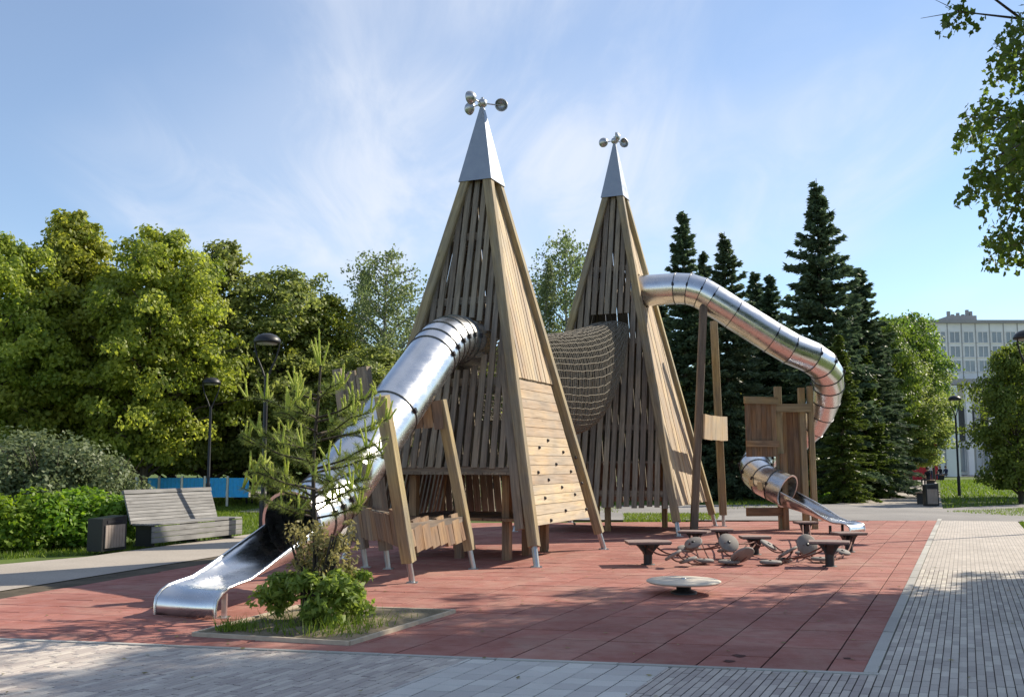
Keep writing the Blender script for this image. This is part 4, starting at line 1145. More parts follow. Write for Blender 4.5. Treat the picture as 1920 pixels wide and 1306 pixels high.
for py in rows:
    for i, px in enumerate(cols):
        x0, z0 = X(px), Z(py)
        b = MB()
        b.box((x0, YD - .03, z0 + wh / 2 + .05), (ww + .2, .1, .1)); b.box((x0, YD - .05, z0 - wh / 2 - .06), (ww + .3, .2, .1))
        for s_ in (-1, 0, 1): b.box((x0 + s_ * (ww / 2 + .02), YD - .03, z0), (.09, .09, wh))
        fo = link('window', b.mesh('window', 'window_frame'), bl)
        b = MB(); b.box((x0, YD - .004, z0), (ww - .05, .02, wh)); link('pane', b.mesh('pane', 'window_glass'), fo)
for i in range(16):
    x0 = X(1677 + 26.5 * i); b = MB(); b.box((x0, YD - .015, (zt_ + zc) / 2), (.12, .03, zt_ - zc)); link('panel_joint', b.mesh('panel_joint', 'wall_trim'), bl)
ya = 112.0
b = MB(); b.box(((X(1752, ya) + X(1796, ya)) / 2, ya + 6, Z(722, ya) / 2), (X(1796, ya) - X(1752, ya), 12, Z(722, ya))); an_ = link('annex_wall', b.mesh('annex_wall', 'wall_pale'), bl)
for px in (1757, 1768): b = MB(); b.box((X(px, ya), ya - .05, Z(800, ya) / 2), (.12, .08, Z(800, ya))); link('pilaster', b.mesh('pilaster', 'wall_trim'), an_)
for i in range(9):
    x0 = X(1760 + 44 * i)
    b = MB(); b.box((x0, YD - 1.6, (zc - .7) / 2), (.7, .6, zc - .7)); link('column', b.mesh('column', 'wall_pale'), bl)
for i in range(9):
    x0 = X(1782 + 44 * i)
    b = MB(); b.box((x0, YD + 2.44, 2.0), (2.2, .1, 3.2)); d_ = link('glazing', b.mesh('glazing', 'window_glass'), bl)
    b = MB(); b.box((x0, YD + 2.44, 6.6), (2.2, .1, 4.6)); link('glazing', b.mesh('glazing', 'wall_dark'), bl)
    b = MB()
    for s_ in (-1.1, -.37, .37, 1.1): b.box((x0 + s_, YD + 2.36, 2.0), (.09, .1, 3.2))
    b.box((x0, YD + 2.36, 3.65), (2.3, .1, .12)); link('mullions', b.mesh('mullions', 'window_frame'), d_)

# ================================================================== VEGETATION
def unit(v): return v / np.maximum(np.linalg.norm(v, axis=-1, keepdims=True), 1e-9)
def leaves(rg, pos, L, W, up=0.5, out=None, droop=0.0, fold=0.0):
    """diamond leaves at pos (n,3): returns (4n,3)"""
    n = len(pos)
    nrm = rg.normal(size=(n, 3)) * 0.48 + np.array([0, 0, up])
    if out is not None: nrm = nrm + out * 0.7
    nrm = unit(nrm)
    t = rg.normal(size=(n, 3)) + np.array([0, 0, -droop]); t = unit(t - nrm * np.sum(t * nrm, 1, keepdims=True))
    b = np.cross(nrm, t)
    l = (L * rg.uniform(.7, 1.25, n))[:, None]; w_ = (W * rg.uniform(.7, 1.25, n))[:, None]
    q = np.stack([pos - t * l * .5, pos + b * w_ * .5 - nrm * fold * w_, pos + t * l * .5, pos - b * w_ * .5 - nrm * fold * w_], 1)
    return q.reshape(-1, 3)
def tube_into(b, pts, r0, r1, n=6):
    k = len(pts); b.tube(pts, [r0 + (r1 - r0) * i / (k - 1) for i in range(k)], n, False)

def make_broadleaf(seed, H, Rr, z0, nb, per, L, W, prof, clump=.5, droop=.25, bare=0.35, trunk_r=.16, star=False, up=.5, levels=7):
    """crown (np verts, tint) and trunk MB for a tree standing at the origin"""
    rg = np.random.default_rng(seed); tr = MB()
    lean = rg.normal(size=2) * .02 * H
    tp = [Vector((lean[0] * (i / 8) ** 2, lean[1] * (i / 8) ** 2, H * .93 * i / 8)) for i in range(9)]
    tube_into(tr, tp, trunk_r, trunk_r * .12, 8)
    P, O, TN = [], [], []
    ga = 2.39996
    for i in range(nb):
        f_ = (i + .5) / nb
        hz = z0 + (H - z0) * (f_ ** 1.0) * .97
        az = i * ga + rg.normal() * .35
        rch = Rr * prof((hz - z0) / (H - z0)) * rg.uniform(.72, 1.12)
        d = np.array([math.cos(az), math.sin(az), 0])
        k = hz / (H * .93); base = np.array([lean[0] * k * k, lean[1] * k * k, max(.3, hz - rch * .45)])
        end = np.array([lean[0] * k * k, lean[1] * k * k, hz]) + d * rch
        mid = (base + end) / 2 + np.array([0, 0, rch * .12])
        pts = [Vector(base), Vector(mid), Vector(end)] if not star else [Vector(base), Vector(base * .25 + mid * .5 + end * .25), Vector(base * .16 + mid * .48 + end * .36)]
        if rch > .5: tube_into(tr, pts, trunk_r * (.42 - .25 * f_), .012, 5)
        for j in range(levels):
            s_ = bare + (1 - bare) * (j + rg.random()) / levels
            c = (base * (1 - s_) ** 2 + 2 * mid * s_ * (1 - s_) + end * s_ * s_) + rg.normal(size=3) * rch * np.array([.17, .17, .10])
            if star:
                q_ = base * (1 - s_) ** 2 + 2 * mid * s_ * (1 - s_) + end * s_ * s_
                if rch > 1.6: tr.tube([Vector(q_), Vector(c)], [.02, .008], 5, False)
                for _k in range(4):
                    tr.tube([Vector(c), Vector(c + rg.normal(size=3) * np.array([.2, .2, .12]) * min(1, rch / 2.2))], [.008, .003], 4, False)
            cr = clump * rg.uniform(.6, 1.15) * (0.55 + .45 * min(1, rch / Rr * 1.4))
            n_ = int(per * (cr / clump) ** 2 * rg.uniform(.6, 1.2)) + 4
            v = unit(rg.normal(size=(n_, 3))) * (rg.random((n_, 1)) ** .45) * cr * np.array([1, 1, .55])
            v[:, 2] -= droop * (v[:, 0] ** 2 + v[:, 1] ** 2) / cr
            P.append(c + v); O.append(unit(v + d * cr * .4)); TN.append(np.full(n_, rg.normal(0, .17)))
    P = np.concatenate(P); O = np.concatenate(O); TN = np.concatenate(TN)
    keep = P[:, 2] > z0 * .75; P, O, TN = P[keep], O[keep], TN[keep]
    tint = np.clip(rg.normal(.48, .17, len(P)) + TN, 0, 1)
    if star:                                                  # five-pointed leaves for the near tree
        n_ = len(P); nrm = unit(rg.normal(size=(n_, 3)) * .6 + O * .5 + np.array([0, 0, .6])); t = rg.normal(size=(n_, 3)); t = unit(t - nrm * np.sum(t * nrm, 1, keepdims=True)); bb = np.cross(nrm, t)
        sz = L * rg.uniform(.65, 1.25, n_)[:, None]; out_ = []
        for a_, rr_ in ((0, .62), (35, .34), (62, .56), (150, .36), (210, .36), (298, .56), (325, .34)):
            out_.append(P + (t * math.cos(R(a_)) + bb * math.sin(R(a_))) * sz * rr_ - nrm * sz * .08 * (rr_ < .35))
        return np.stack(out_, 1).reshape(-1, 3), tint, tr, 7
    return leaves(rg, P, L, W, up, O, droop=.6), tint, tr, 4

oval = lambda t: max(0.05, math.sin(math.pi * min(1, max(0, .18 + .80 * t))) ** .75)
cone = lambda t: max(.04, (1 - t) ** .75 * (.75 + .25 * math.sin(math.pi * min(1, t * 1.6))))
tall = lambda t: max(.05, math.sin(math.pi * (.12 + .84 * t)) ** .6)
full = lambda t: max(.10, (1 - t) ** .55 * (.80 + .25 * math.sin(math.pi * min(1, t * 1.5))))
KIND = {}
def kind(name, leafm, barkm, *a, **k):
    v, ti, tr, nper = make_broadleaf(*a, **k)
    KIND[name] = (np_mesh('crown', v, nper, ti, leafm), tr.mesh('trunk', barkm), a[1], a[2])
kind('maple_a', 'leaf_maple', 'bark', 21, 8.5, 3.0, 1.7, 84, 175, .135, .10, full, clump=.55, droop=.55, levels=6)
kind('maple_b', 'leaf_maple', 'bark', 22, 8.5, 3.0, 1.7, 84, 175, .135, .10, oval, clump=.55, droop=.55, levels=6)
kind('dark_a', 'leaf_dark', 'bark', 23, 9.0, 2.6, 1.6, 76, 100, .15, .11, tall, clump=.55, droop=.4, levels=6)
kind('dark_b', 'leaf_dark', 'bark', 24, 9.0, 2.8, 1.6, 74, 100, .15, .11, full, clump=.58, droop=.4, levels=6)
kind('birch_a', 'leaf_birch', 'bark_birch', 25, 10.0, 2.3, 1.8, 62, 46, .13, .09, tall, clump=.55, droop=.9, up=.2)
kind('birch_b', 'leaf_birch', 'bark_birch', 26, 10.0, 2.2, 2.0, 54, 46, .13, .09, cone, clump=.6, droop=1.0, up=.2)
kind('lime_a', 'leaf_lime', 'bark', 27, 10.0, 3.0, 4.2, 66, 70, .20, .16, tall, clump=.75, droop=.3)
kind('lime_b', 'leaf_lime', 'bark', 28, 7.0, 2.6, .8, 62, 90, .15, .12, oval, clump=.6, droop=.3)
kind('near_maple', 'leaf_near', 'bark', 41, 11.5, 4.5, 3.7, 150, 230, .105, .11, tall, clump=.56, droop=.6, star=True, trunk_r=.24, bare=.3, levels=8)

def place_tree(name, knd, x, y, hgt, width, rot, label, cat='tree', grp=None, parts=True):
    cm, tm, H0, R0 = KIND[knd]
    o = empty(name, (x, y, -.06), label, cat, grp)
    s = Matrix.Diagonal((width / (2 * R0), width / (2 * R0), hgt / H0, 1))
    M = Matrix.Translation((x, y, -.06)) @ Matrix.Rotation(R(rot), 4, 'Z') @ s
    link('crown', cm, o, M); link('trunk', tm, o, M)
    return o
def tree_px(name, knd, px, py, Y, wpx, rot, label, grp):
    p = atY(px, py, Y)
    return place_tree(name, knd, p.x, Y, p.z, wpx / FPX * Y, rot, label, 'tree', grp)
gl = 'leafy trees behind the bench'
tree_px('maple_tree', 'maple_b', 15, 432, 35, 340, 20, 'yellow green maple cut off by the left edge of the picture', gl)
tree_px('maple_tree', 'maple_a', 155, 384, 37, 400, 80, 'tallest yellow green maple on the left, above the grey bench', gl)
tree_px('maple_tree', 'maple_b', 288, 418, 36, 350, 140, 'broad maple right beside the tallest maple on the left', gl)
tree_px('leafy_tree', 'dark_b', 405, 440, 39, 320, 10, 'dull green pointed tree above the farther left lamp', gl)
tree_px('leafy_tree', 'dark_a', 520, 495, 40, 300, 60, 'dull green tree behind the lamp that stands by the pine', gl)
tree_px('maple_tree', 'maple_a', 610, 545, 41, 300, 200, 'lower maple left of the drooping birch', gl)
tree_px('maple_tree', 'maple_b', 330, 600, 43, 260, 250, 'low bright maple behind the bench back', gl)
tree_px('leafy_tree', 'dark_a', 455, 650, 44, 260, 160, 'dark tree low between the two left lamps', gl)
tree_px('leafy_tree', 'dark_b', 60, 600, 45, 330, 300, 'dark tree low behind the leftmost maple', gl)
tree_px('leafy_tree', 'dark_a', 230, 600, 46, 330, 220, 'dark tree low behind the tallest maple', gl)
tree_px('leafy_tree', 'dark_b', 580, 640, 44, 300, 100, 'dark tree low behind the young pine', gl)
gb = 'birches behind the towers'
tree_px('birch_tree', 'birch_a', 722, 452, 42, 200, 0, 'drooping grey green birch left of the nearer tower', gb)
tree_px('birch_tree', 'birch_b', 672, 500, 45, 160, 70, 'slighter birch just left of the drooping one', gb)
tree_px('birch_tree', 'birch_a', 1062, 424, 48, 190, 200, 'birch showing between the two tower tops', gb)
tree_px('birch_tree', 'birch_b', 1008, 470, 46, 130, 120, 'slim birch close to the nearer tower right edge', gb)
tree_px('birch_tree', 'birch_a', 800, 560, 50, 200, 300, 'birch hidden mostly behind the nearer tower', gb)
tree_px('leafy_tree', 'dark_a', 700, 640, 38, 250, 40, 'dark leafy tree below the drooping birch', gl)
tree_px('leafy_tree', 'dark_b', 800, 650, 40, 260, 10, 'dark leafy tree behind the top of near slide', gl)
tree_px('leafy_tree', 'dark_a', 930, 640, 44, 300, 90, 'dark leafy tree behind the nearer tower base', gl)
tree_px('leafy_tree', 'dark_b', 1080, 620, 46, 260, 190, 'dark leafy tree behind the net bridge', gl)
tree_px('leafy_tree', 'dark_a', 1190, 640, 48, 260, 270, 'dark leafy tree behind the farther tower', gl)
gr_ = 'trees on the right lawn'
tree_px('lime_tree', 'lime_a', 1688, 584, 72, 165, 30, 'bright green lime tree beside the pale building', gr_)
tree_px('lime_tree', 'lime_a', 1668, 600, 66, 130, 130, 'green lime tree tucked against the spruces', gr_)
tree_px('lime_tree', 'lime_a', 1742, 690, 82, 95, 60, 'lower lime tree behind the farther lamp of the right lawn', gr_)
tree_px('lime_tree', 'lime_b', 1898, 640, 41, 175, 0, 'round green tree on the right lawn before building', gr_)
tree_px('lime_tree', 'lime_b', 1960, 600, 48, 220, 100, 'green tree at the right edge behind the round one', gr_)
place_tree('maple_tree', 'near_maple', 10.5, 12.7, 12.4, 8.6, 75, 'near maple leaning leafy boughs in at the top right corner', 'tree')
place_tree('maple_tree', 'near_maple', 17.0, 16.0, 10.5, 7.6, 250, 'maple beyond the right edge that shades the brick path', 'tree')
for i in range(22):
    xx = -62 + i * 6.3 + random.uniform(-1.5, 1.5)
    yy = 74 + random.uniform(-6, 8)
    if 28 < xx < 62: continue
    place_tree('leafy_tree', ('dark_a', 'dark_b')[i % 2], xx, yy, random.uniform(7, 9.5), random.uniform(6.5, 8.5), random.uniform(0, 360), 'dark leafy tree in the far belt closing off the park', 'tree', 'far belt of trees')

# ------------------------------------------------ spruces
def make_spruce(seed, H, Rr, z0=.6, m='needle_spruce', dens=1.0):
    rg = np.random.default_rng(seed); tr = MB()
    tube_into(tr, [Vector((0, 0, H * i / 6)) for i in range(7)], .2, .012, 8)
    Q, TI = [], []
    z = z0; k = 0
    while z < H * .985:
        f_ = (z - z0) / (H - z0); nbr = 8 if f_ < .7 else 6
        for j in range(nbr):
            az = 2 * math.pi * j / nbr + k * .7 + rg.normal() * .18
            Lb = (Rr * min((1 - f_) ** .68, (1 - f_) * 1.55) + .07) * rg.uniform(.55, 1.22)
            d = np.array([math.cos(az), math.sin(az), 0.0]); sd_ = np.array([-d[1], d[0], 0.0])
            drp = (.42 * (1 - f_) - .30 * f_)
            zz_ = z + rg.normal() * .11
            n_ = int((34 + 74 * Lb) * dens)
            s_ = rg.random(n_) ** .7
            lat = rg.normal(size=n_) * .16 * Lb ** .6 * (1.05 - s_ * .75)
            hz = zz_ - drp * Lb * (s_ ** 1.25) + .24 * Lb * np.clip(s_ - .62, 0, 1) ** 1.2 - .12 * np.abs(lat) + rg.normal(size=n_) * .05
            p = d * (s_ * Lb)[:, None] + sd_ * lat[:, None]; p[:, 2] = hz
            dirn = unit(d * 1.0 + sd_ * (np.sign(lat) * .55)[:, None] + np.array([0, 0, -.10]) + rg.normal(size=(n_, 3)) * .42)
            nr = unit(np.cross(dirn, rg.normal(size=(n_, 3)))); ln = rg.uniform(.20, .42, n_)[:, None]; wd = rg.uniform(.04, .085, n_)[:, None]
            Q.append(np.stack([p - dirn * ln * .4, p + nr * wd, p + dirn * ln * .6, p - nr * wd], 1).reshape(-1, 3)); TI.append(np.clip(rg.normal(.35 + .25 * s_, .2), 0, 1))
            if Lb > .5: tr.tube([Vector((0, 0, zz_)), Vector(d * Lb * .55 + np.array([0, 0, zz_ - drp * Lb * .47]))], [.03, .012], 4, False)
        z += (.34 + .16 * (1 - f_)) * rg.uniform(.8, 1.25); k += 1
    return np.concatenate(Q), np.concatenate(TI), tr
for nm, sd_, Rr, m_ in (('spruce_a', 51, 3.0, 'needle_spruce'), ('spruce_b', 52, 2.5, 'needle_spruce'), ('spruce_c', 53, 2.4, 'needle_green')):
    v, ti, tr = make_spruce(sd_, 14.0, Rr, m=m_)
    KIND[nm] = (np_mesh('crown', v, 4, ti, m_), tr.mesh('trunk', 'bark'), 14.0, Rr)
gs = 'row of dark spruces'
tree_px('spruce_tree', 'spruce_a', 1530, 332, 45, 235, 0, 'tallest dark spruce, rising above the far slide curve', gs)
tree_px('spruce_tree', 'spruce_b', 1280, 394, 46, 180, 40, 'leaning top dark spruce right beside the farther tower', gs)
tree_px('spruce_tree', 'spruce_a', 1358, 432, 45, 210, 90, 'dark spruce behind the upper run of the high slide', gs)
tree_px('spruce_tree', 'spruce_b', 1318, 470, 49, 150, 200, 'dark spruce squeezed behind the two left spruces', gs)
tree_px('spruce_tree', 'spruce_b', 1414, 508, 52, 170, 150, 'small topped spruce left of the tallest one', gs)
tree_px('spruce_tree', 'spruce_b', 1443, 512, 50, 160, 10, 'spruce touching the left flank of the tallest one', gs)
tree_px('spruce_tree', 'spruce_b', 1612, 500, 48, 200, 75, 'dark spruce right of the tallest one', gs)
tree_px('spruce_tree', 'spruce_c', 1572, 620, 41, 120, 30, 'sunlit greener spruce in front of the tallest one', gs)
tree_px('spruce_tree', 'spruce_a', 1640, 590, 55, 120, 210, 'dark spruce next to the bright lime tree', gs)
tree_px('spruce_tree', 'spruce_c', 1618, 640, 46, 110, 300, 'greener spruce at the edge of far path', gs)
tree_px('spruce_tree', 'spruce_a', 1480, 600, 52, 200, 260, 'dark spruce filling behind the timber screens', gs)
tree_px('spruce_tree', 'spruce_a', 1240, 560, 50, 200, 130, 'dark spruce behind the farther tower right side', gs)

# ------------------------------------------------ shrubs and hedge
def make_bush(seed, rx, ry, h, n, L, W, m, lobes=14, up=.5, lob=.42):
    rg = np.random.default_rng(seed); P, O = [], []
    for i in range(lobes):
        a = rg.uniform(0, 2 * math.pi); r_ = rg.random() ** .5 * .75
        c = np.array([math.cos(a) * r_ * rx, math.sin(a) * r_ * ry, h * rg.uniform(.2, .78)])
        k = n // lobes; v = unit(rg.normal(size=(k, 3))) * rg.random((k, 1)) ** .3
        P.append(c + v * np.array([rx * lob, ry * lob, h * lob * .72]) * rg.uniform(.6, 1.25)); O.append(v)
    P = np.concatenate(P); O = np.concatenate(O); keep = P[:, 2] > .02; P, O = P[keep], O[keep]
    return np_mesh('foliage', leaves(rg, P, L, W, up, O, .3), 4, np.clip(rg.normal(.5, .24, len(P)), 0, 1), m)
def stems(seed, rx, ry, h, n):
    rg = random.Random(seed); b = MB()
    for i in range(n):
        a = rg.uniform(0, 6.28); r_ = rg.uniform(.3, .8)
        b.tube([(0.1 * math.cos(a), .1 * math.sin(a), -.05), (rx * r_ * .5 * math.cos(a), ry * r_ * .5 * math.sin(a), h * .45), (rx * r_ * math.cos(a), ry * r_ * math.sin(a), h * .82)], [.022, .015, .006], 5, False)
    return b.mesh('stems', 'bark')
def bush(name, mesh, stem, loc, label, cat='shrub', grp=None, sc=1.0, rot=0):
    o = empty(name, loc, label, cat, grp); M = Matrix.Translation(loc) @ Matrix.Rotation(R(rot), 4, 'Z') @ Matrix.Scale(sc, 4)
    link('foliage', mesh, o, M); link('stems', stem, o, M); return o
lil = make_bush(61, 1.7, 1.4, 2.4, 9000, .11, .085, 'leaf_lilac', 26); lst = stems(61, 1.7, 1.4, 2.4, 14)
for px, Y, sc, rot, lab in ((15, 24.5, 1.0, 0, 'grey green shrub at the left edge above the hedge'), (110, 24, 1.02, 80, 'grey green shrub behind the middle of the hedge'), (195, 24.5, .9, 160, 'grey green shrub above the litter bin')):
    bush('lilac_shrub', lil, lst, Vector(((px - 960) / FPX * Y, Y, -.05)), lab, 'shrub', 'grey green shrubs behind the hedge', sc, rot)
hg = make_bush(63, .95, .75, 1.05, 5200, .10, .075, 'leaf_hedge', 16); hst = stems(63, .9, .7, 1.0, 10)
hlab = ['bright green hedge bush at the left edge', 'bright green hedge bush, second from the left edge', 'bright green hedge bush in the middle of the row', 'bright green hedge bush left of the litter bin', 'bright green hedge bush behind the litter bin']
for i in range(5):
    p = G(-12 + i * 51, 1034 - i * 3) + Vector((-.2, .55, -.05))
    bush('hedge_bush', hg, hst, p, hlab[i], 'hedge', 'low hedge along the left path', 1.0 + .04 * (i % 2), i * 71)
gap_b = make_bush(65, 1.1, .9, 1.1, 2600, .14, .11, 'leaf_dark', 12)
for i, px in enumerate((560, 640, 720, 830, 1000, 1120)):
    Y = 40 + (i % 3) * 1.5
    bush('low_shrub', gap_b, hst, Vector(((px - 960) / FPX * Y, Y, -.05)), 'low dark shrub in the background row beyond the lawn', 'shrub', 'low dark shrubs beyond the lawn', 1.1, i * 50)
vb = make_bush(66, .8, .6, .55, 2200, .12, .08, 'leaf_hedge', 12)
for i, (px, py) in enumerate(((1560, 938), (1590, 934), (1622, 928), (1650, 921), (1676, 913))):
    bush('verge_plant', vb, hst, G(px - 12, py) + Vector((0, .6, -.05)), 'low bright green plant on the verge under the spruces', 'plant', 'verge plants along the far path', .75, i * 60)

# shrub at the foot of the pine: lower green clump, upper bronze sprays
sp_ = G(588, 1176); sp_.z = .03
o = empty('leafy_shrub', sp_, 'bushy green and bronze shrub at the foot of young pine', 'shrub')
lo_ = make_bush(71, .70, .56, .62, 3600, .10, .038, 'leaf_shrub', 70, .5, .17)
link('foliage', lo_, o, Matrix.Translation(sp_))
up_ = make_bush(72, .44, .38, .80, 1500, .06, .026, 'leaf_bronze', 60, .3, .16)
link('bronze_sprays', up_, o, Matrix.Translation(sp_ + Vector((.06, .05, .32))))
link('stems', stems(73, .42, .38, 1.05, 22), o, Matrix.Translation(sp_))

# ------------------------------------------------ young pine
rg = np.random.default_rng(81)
pb_ = G(586, 1152); pb_.z = .02
pine = empty('young_pine', pb_, 'young pine with pale upright candles in the planting bed', 'pine tree')
tr = MB(); Hp = 2.62
axis = [Vector((.03 * math.sin(i), .02 * math.cos(i * 1.3), Hp * i / 8)) for i in range(9)]
tube_into(tr, axis, .032, .012, 8)
N3, TI3, C3, CT = [], [], [], []
def needles(p0, p1, n_, ln, spread, Q, TT, w_=.0034, tmean=.5):
    p0, p1 = np.array(p0), np.array(p1); d = (p1 - p0); L_ = np.linalg.norm(d); d = d / L_
    s_ = rg.random(n_); base = p0 + np.outer(s_, p1 - p0)
    rad = unit(np.cross(np.broadcast_to(d, (n_, 3)), rg.normal(size=(n_, 3))))
    dr = unit(d * (1 - spread) + rad * spread + rg.normal(size=(n_, 3)) * .12)
    nr = unit(np.cross(dr, rg.normal(size=(n_, 3)))) * w_; l = (ln * rg.uniform(.7, 1.15, n_))[:, None]
    Q.append(np.stack([base - nr, base + nr, base + dr * l], 1).reshape(-1, 3)); TT.append(np.clip(rg.normal(tmean, .2, n_), 0, 1))
def candle(p, n_=3, h=.2):
    for k in range(n_):
        a = rg.uniform(0, 6.28); off = np.array([math.cos(a), math.sin(a), 0]) * (.02 + .05 * (k > 0))
        hh = h * (1.0 if k == 0 else rg.uniform(.45, .8))
        q0 = np.array(p) + off * .3; q1 = q0 + off * 1.1 + np.array([rg.normal() * .012, rg.normal() * .012, hh])
        tr2.tube([Vector(q0), Vector(q1)], [.013, .008], 6)
        needles(q0, q1, 70, .035, .38, C3, CT, .003, .6)
tr2 = MB()
whorls = [(1.02, 6, .60), (1.24, 6, .76), (1.50, 6, .78), (1.78, 6, .66), (2.04, 5, .50), (2.3, 4, .32)]
for zi, (z, nb, Lb) in enumerate(whorls):
    for j in range(nb):
        az = 2 * math.pi * j / nb + zi * 1.1 + rg.normal() * .2; L_ = Lb * rg.uniform(.7, 1.2)
        d = Vector((math.cos(az), math.sin(az), 0)); p0 = Vector((0, 0, z + rg.normal() * .05)); rise = .28 + .10 * zi / 8
        pts = [p0, p0 + d * L_ * .5 + Vector((0, 0, L_ * rise * .35)), p0 + d * L_ + Vector((0, 0, L_ * rise))]
        tr.tube(pts, [.014, .010, .006], 5, False)
        needles(pts[1] * .6 + pts[0] * .4, pts[1], int(70 * L_), .085, .7, N3, TI3)
        needles(pts[1], pts[2], int(140 * L_) + 40, .085, .62, N3, TI3)
        ns_ = 2 + int(3 * L_)
        for q in range(ns_):
            s_ = rg.uniform(.35, 1.0); bp_ = pts[1].lerp(pts[2], (s_ - .5) * 2) if s_ > .5 else pts[0].lerp(pts[1], s_ * 2)
            sa = az + rg.choice([-1, 1]) * rg.uniform(.5, 1.0); sl_ = L_ * rg.uniform(.25, .42)
            e = bp_ + Vector((math.cos(sa) * sl_, math.sin(sa) * sl_, sl_ * rg.uniform(.1, .6)))
            tr.tube([bp_, e], [.007, .004], 4, False); needles(bp_.lerp(e, .1), e, 70, .08, .62, N3, TI3)
            if rg.random() < .38 + .05 * zi: candle(e, 2, rg.uniform(.12, .22))
        if rg.random() < .8: candle(pts[2], 3, rg.uniform(.16, .3))
candle((axis[-1].x, axis[-1].y, Hp), 6, .40)
Mp = Matrix.Translation(pb_)
link('trunk', tr.mesh('trunk', 'bark'), pine, Mp)
link('needles', np_mesh('needles', np.concatenate(N3), 3, np.concatenate(TI3), 'needle_pine'), pine, Mp)
cn = tag(link('candle_stems', tr2.mesh('candle_stems', 'needle_candle'), pine, Mp), kind='stuff')
link('candle_needles', np_mesh('candle_needles', np.concatenate(C3), 3, np.concatenate(CT), 'needle_candle'), pine, Mp)

# ------------------------------------------------ grass
def grass(name, polys, label, seed=1, wmul=1.0):
    rg_ = np.random.default_rng(seed); Q = []
    for poly, n_, h in polys:
        xs_ = np.array([p[0] for p in poly]); ys_ = np.array([p[1] for p in poly])
        pts = np.stack([rg_.uniform(xs_.min(), xs_.max(), n_ * 2), rg_.uniform(ys_.min(), ys_.max(), n_ * 2)], 1)
        ok = [p for p in pts if inside(poly, p[0], p[1])][:n_]
        if not ok: continue
        p = np.array(ok); n2_ = len(p); a = rg_.uniform(0, 2 * math.pi, n2_)
        hh = h * rg_.uniform(.5, 1.3, n2_); sc_ = wmul * (p[:, 1] / 12).clip(1, 5)
        d = np.stack([np.cos(a), np.sin(a)], 1) * (.007 * sc_)[:, None]; ln = rg_.normal(size=(n2_, 2)) * (hh * .35)[:, None]
        z = np.full((n2_, 1), -.055)
        Q.append(np.stack([np.hstack([p - d, z]), np.hstack([p + d, z]), np.hstack([p + ln, z + hh[:, None]])], 1).reshape(-1, 3))
    Q = np.concatenate(Q)
    o = link(name, np_mesh(name, Q, 3, rg_.random(len(Q) // 3), 'grass_blade'))
    return tag(o, label, 'grass', None, 'stuff')
g_left = [G(240, 1028), G(455, 1002), G(520, 985), G(640, 960), G(640, 932), G(240, 932)]
grass('lawn_grass', [(g_left, 26000, .09), ([G(-60, 1046), G(250, 1030), G(250, 1015), G(-60, 1020)], 3000, .08)], 'mown grass around the bench on the left', 3)
g_r1 = [G(1768, 951), G(1990, 938), G(1990, 893), G(1762, 900)]
grass('lawn_grass', [(g_r1, 26000, .14)], 'sunlit grass on the right lawn behind far bin', 4)
g_r2 = [G(1772, 958), G(2000, 948), G(2000, 968), G(1900, 966)]
q2 = q1 + T * SW
g_r3 = [q0 + T * (SW + .03) + U * 6, q2 + T * .03, q2 + T * 1.6, q0 + T * 4.5 + U * 6]
g_r4 = [q0 + T * (SW + .03) - U * 3, q0 + T * (SW + .03) + U * 6, q0 + T * 5.5 + U * 6, q0 + T * 5.5 - U * 3]
grass('verge_grass', [(g_r2, 5000, .09), (g_r3, 16000, .08), (g_r4, 14000, .08)], 'grass strip along the right edge of brick path', 5)
g_m = [G(1170, 977), G(1345, 973), G(1350, 962), G(1170, 962)]
grass('lawn_grass', [(g_m, 6000, .10), ([G(1530, 944), G(1690, 908), G(1720, 893), G(1530, 912)], 9000, .12), ([G(640, 960), G(1160, 960), G(1160, 925), G(640, 925)], 14000, .10), ([G(1350, 955), G(1540, 946), G(1540, 915), G(1350, 925)], 7000, .10)], 'grass behind the towers and under the spruces', 6)
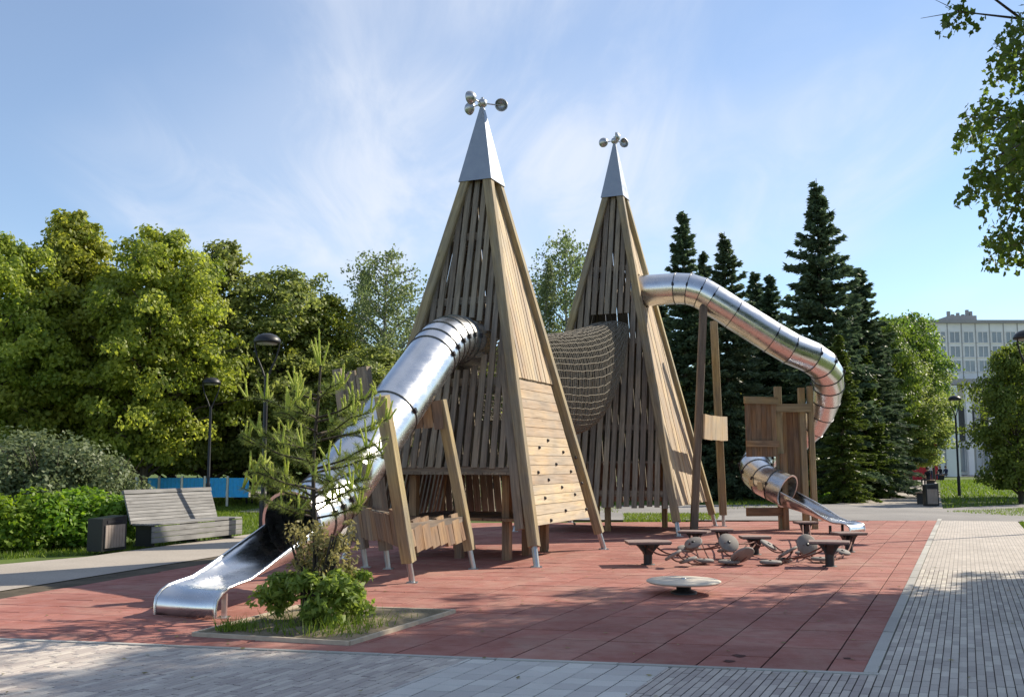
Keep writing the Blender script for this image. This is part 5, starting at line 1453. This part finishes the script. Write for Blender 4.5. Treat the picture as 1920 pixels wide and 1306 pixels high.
bq = [BED[0].lerp(BED[2], .06), BED[1].lerp(BED[3], .06), BED[2].lerp(BED[0], .06), BED[3].lerp(BED[1], .06)]
rg_ = np.random.default_rng(9); Q = []
for cx, cy, rr_, n_, h in [(BED[0].x + .35, BED[0].y + .12, .22, 500, .10), (sp_.x + .2, sp_.y - .25, .5, 700, .14), (-1.2, 9.5, .25, 90, .06), (-.95, 10.4, .3, 70, .05), (-1.5, 9.9, .4, 130, .07)]:
    p = rg_.normal(size=(n_, 2)) * rr_ * .6 + np.array([cx, cy]); p = np.array([q for q in p if inside(bq, q[0], q[1])]); a = rg_.uniform(0, 6.28, len(p))
    hh = h * rg_.uniform(.5, 1.4, len(p)); d = np.stack([np.cos(a), np.sin(a)], 1) * .006; ln = rg_.normal(size=(len(p), 2)) * (hh * .45)[:, None]; z = np.full((len(p), 1), .03)
    Q.append(np.stack([np.hstack([p - d, z]), np.hstack([p + d, z]), np.hstack([p + ln, z + hh[:, None]])], 1).reshape(-1, 3))
Q = np.concatenate(Q)
tag(link('bed_weeds', np_mesh('bed_weeds', Q, 3, rg_.random(len(Q) // 3), 'grass_blade')), 'weeds and grass tufts growing in the soil bed', 'weeds', None, 'stuff')

# ------------------------------------------------ leaf litter blown over the paving
rg_ = np.random.default_rng(19); n_ = 260
p = np.stack([rg_.uniform(-5, 7, n_), rg_.uniform(6.5, 17, n_)], 1); p = p[np.array([not inside(BED, q[0], q[1]) for q in p])]
a = rg_.uniform(0, 6.28, len(p)); sz = rg_.uniform(.012, .034, len(p))[:, None]
t_ = np.stack([np.cos(a), np.sin(a)], 1) * sz; b_ = np.stack([-np.sin(a), np.cos(a)], 1) * sz * .55
zz_ = lambda v: np.hstack([v, np.full((len(p), 1), .006) + rg_.uniform(0, .01, (len(p), 1))])
Q = np.stack([zz_(p - t_), zz_(p + b_), zz_(p + t_), zz_(p - b_)], 1).reshape(-1, 3)
tag(link('leaf_litter', np_mesh('leaf_litter', Q, 4, rg_.random(len(p)), 'leaf_bronze')), 'small dry leaves scattered over the rubber and paving', 'leaf litter', None, 'stuff')
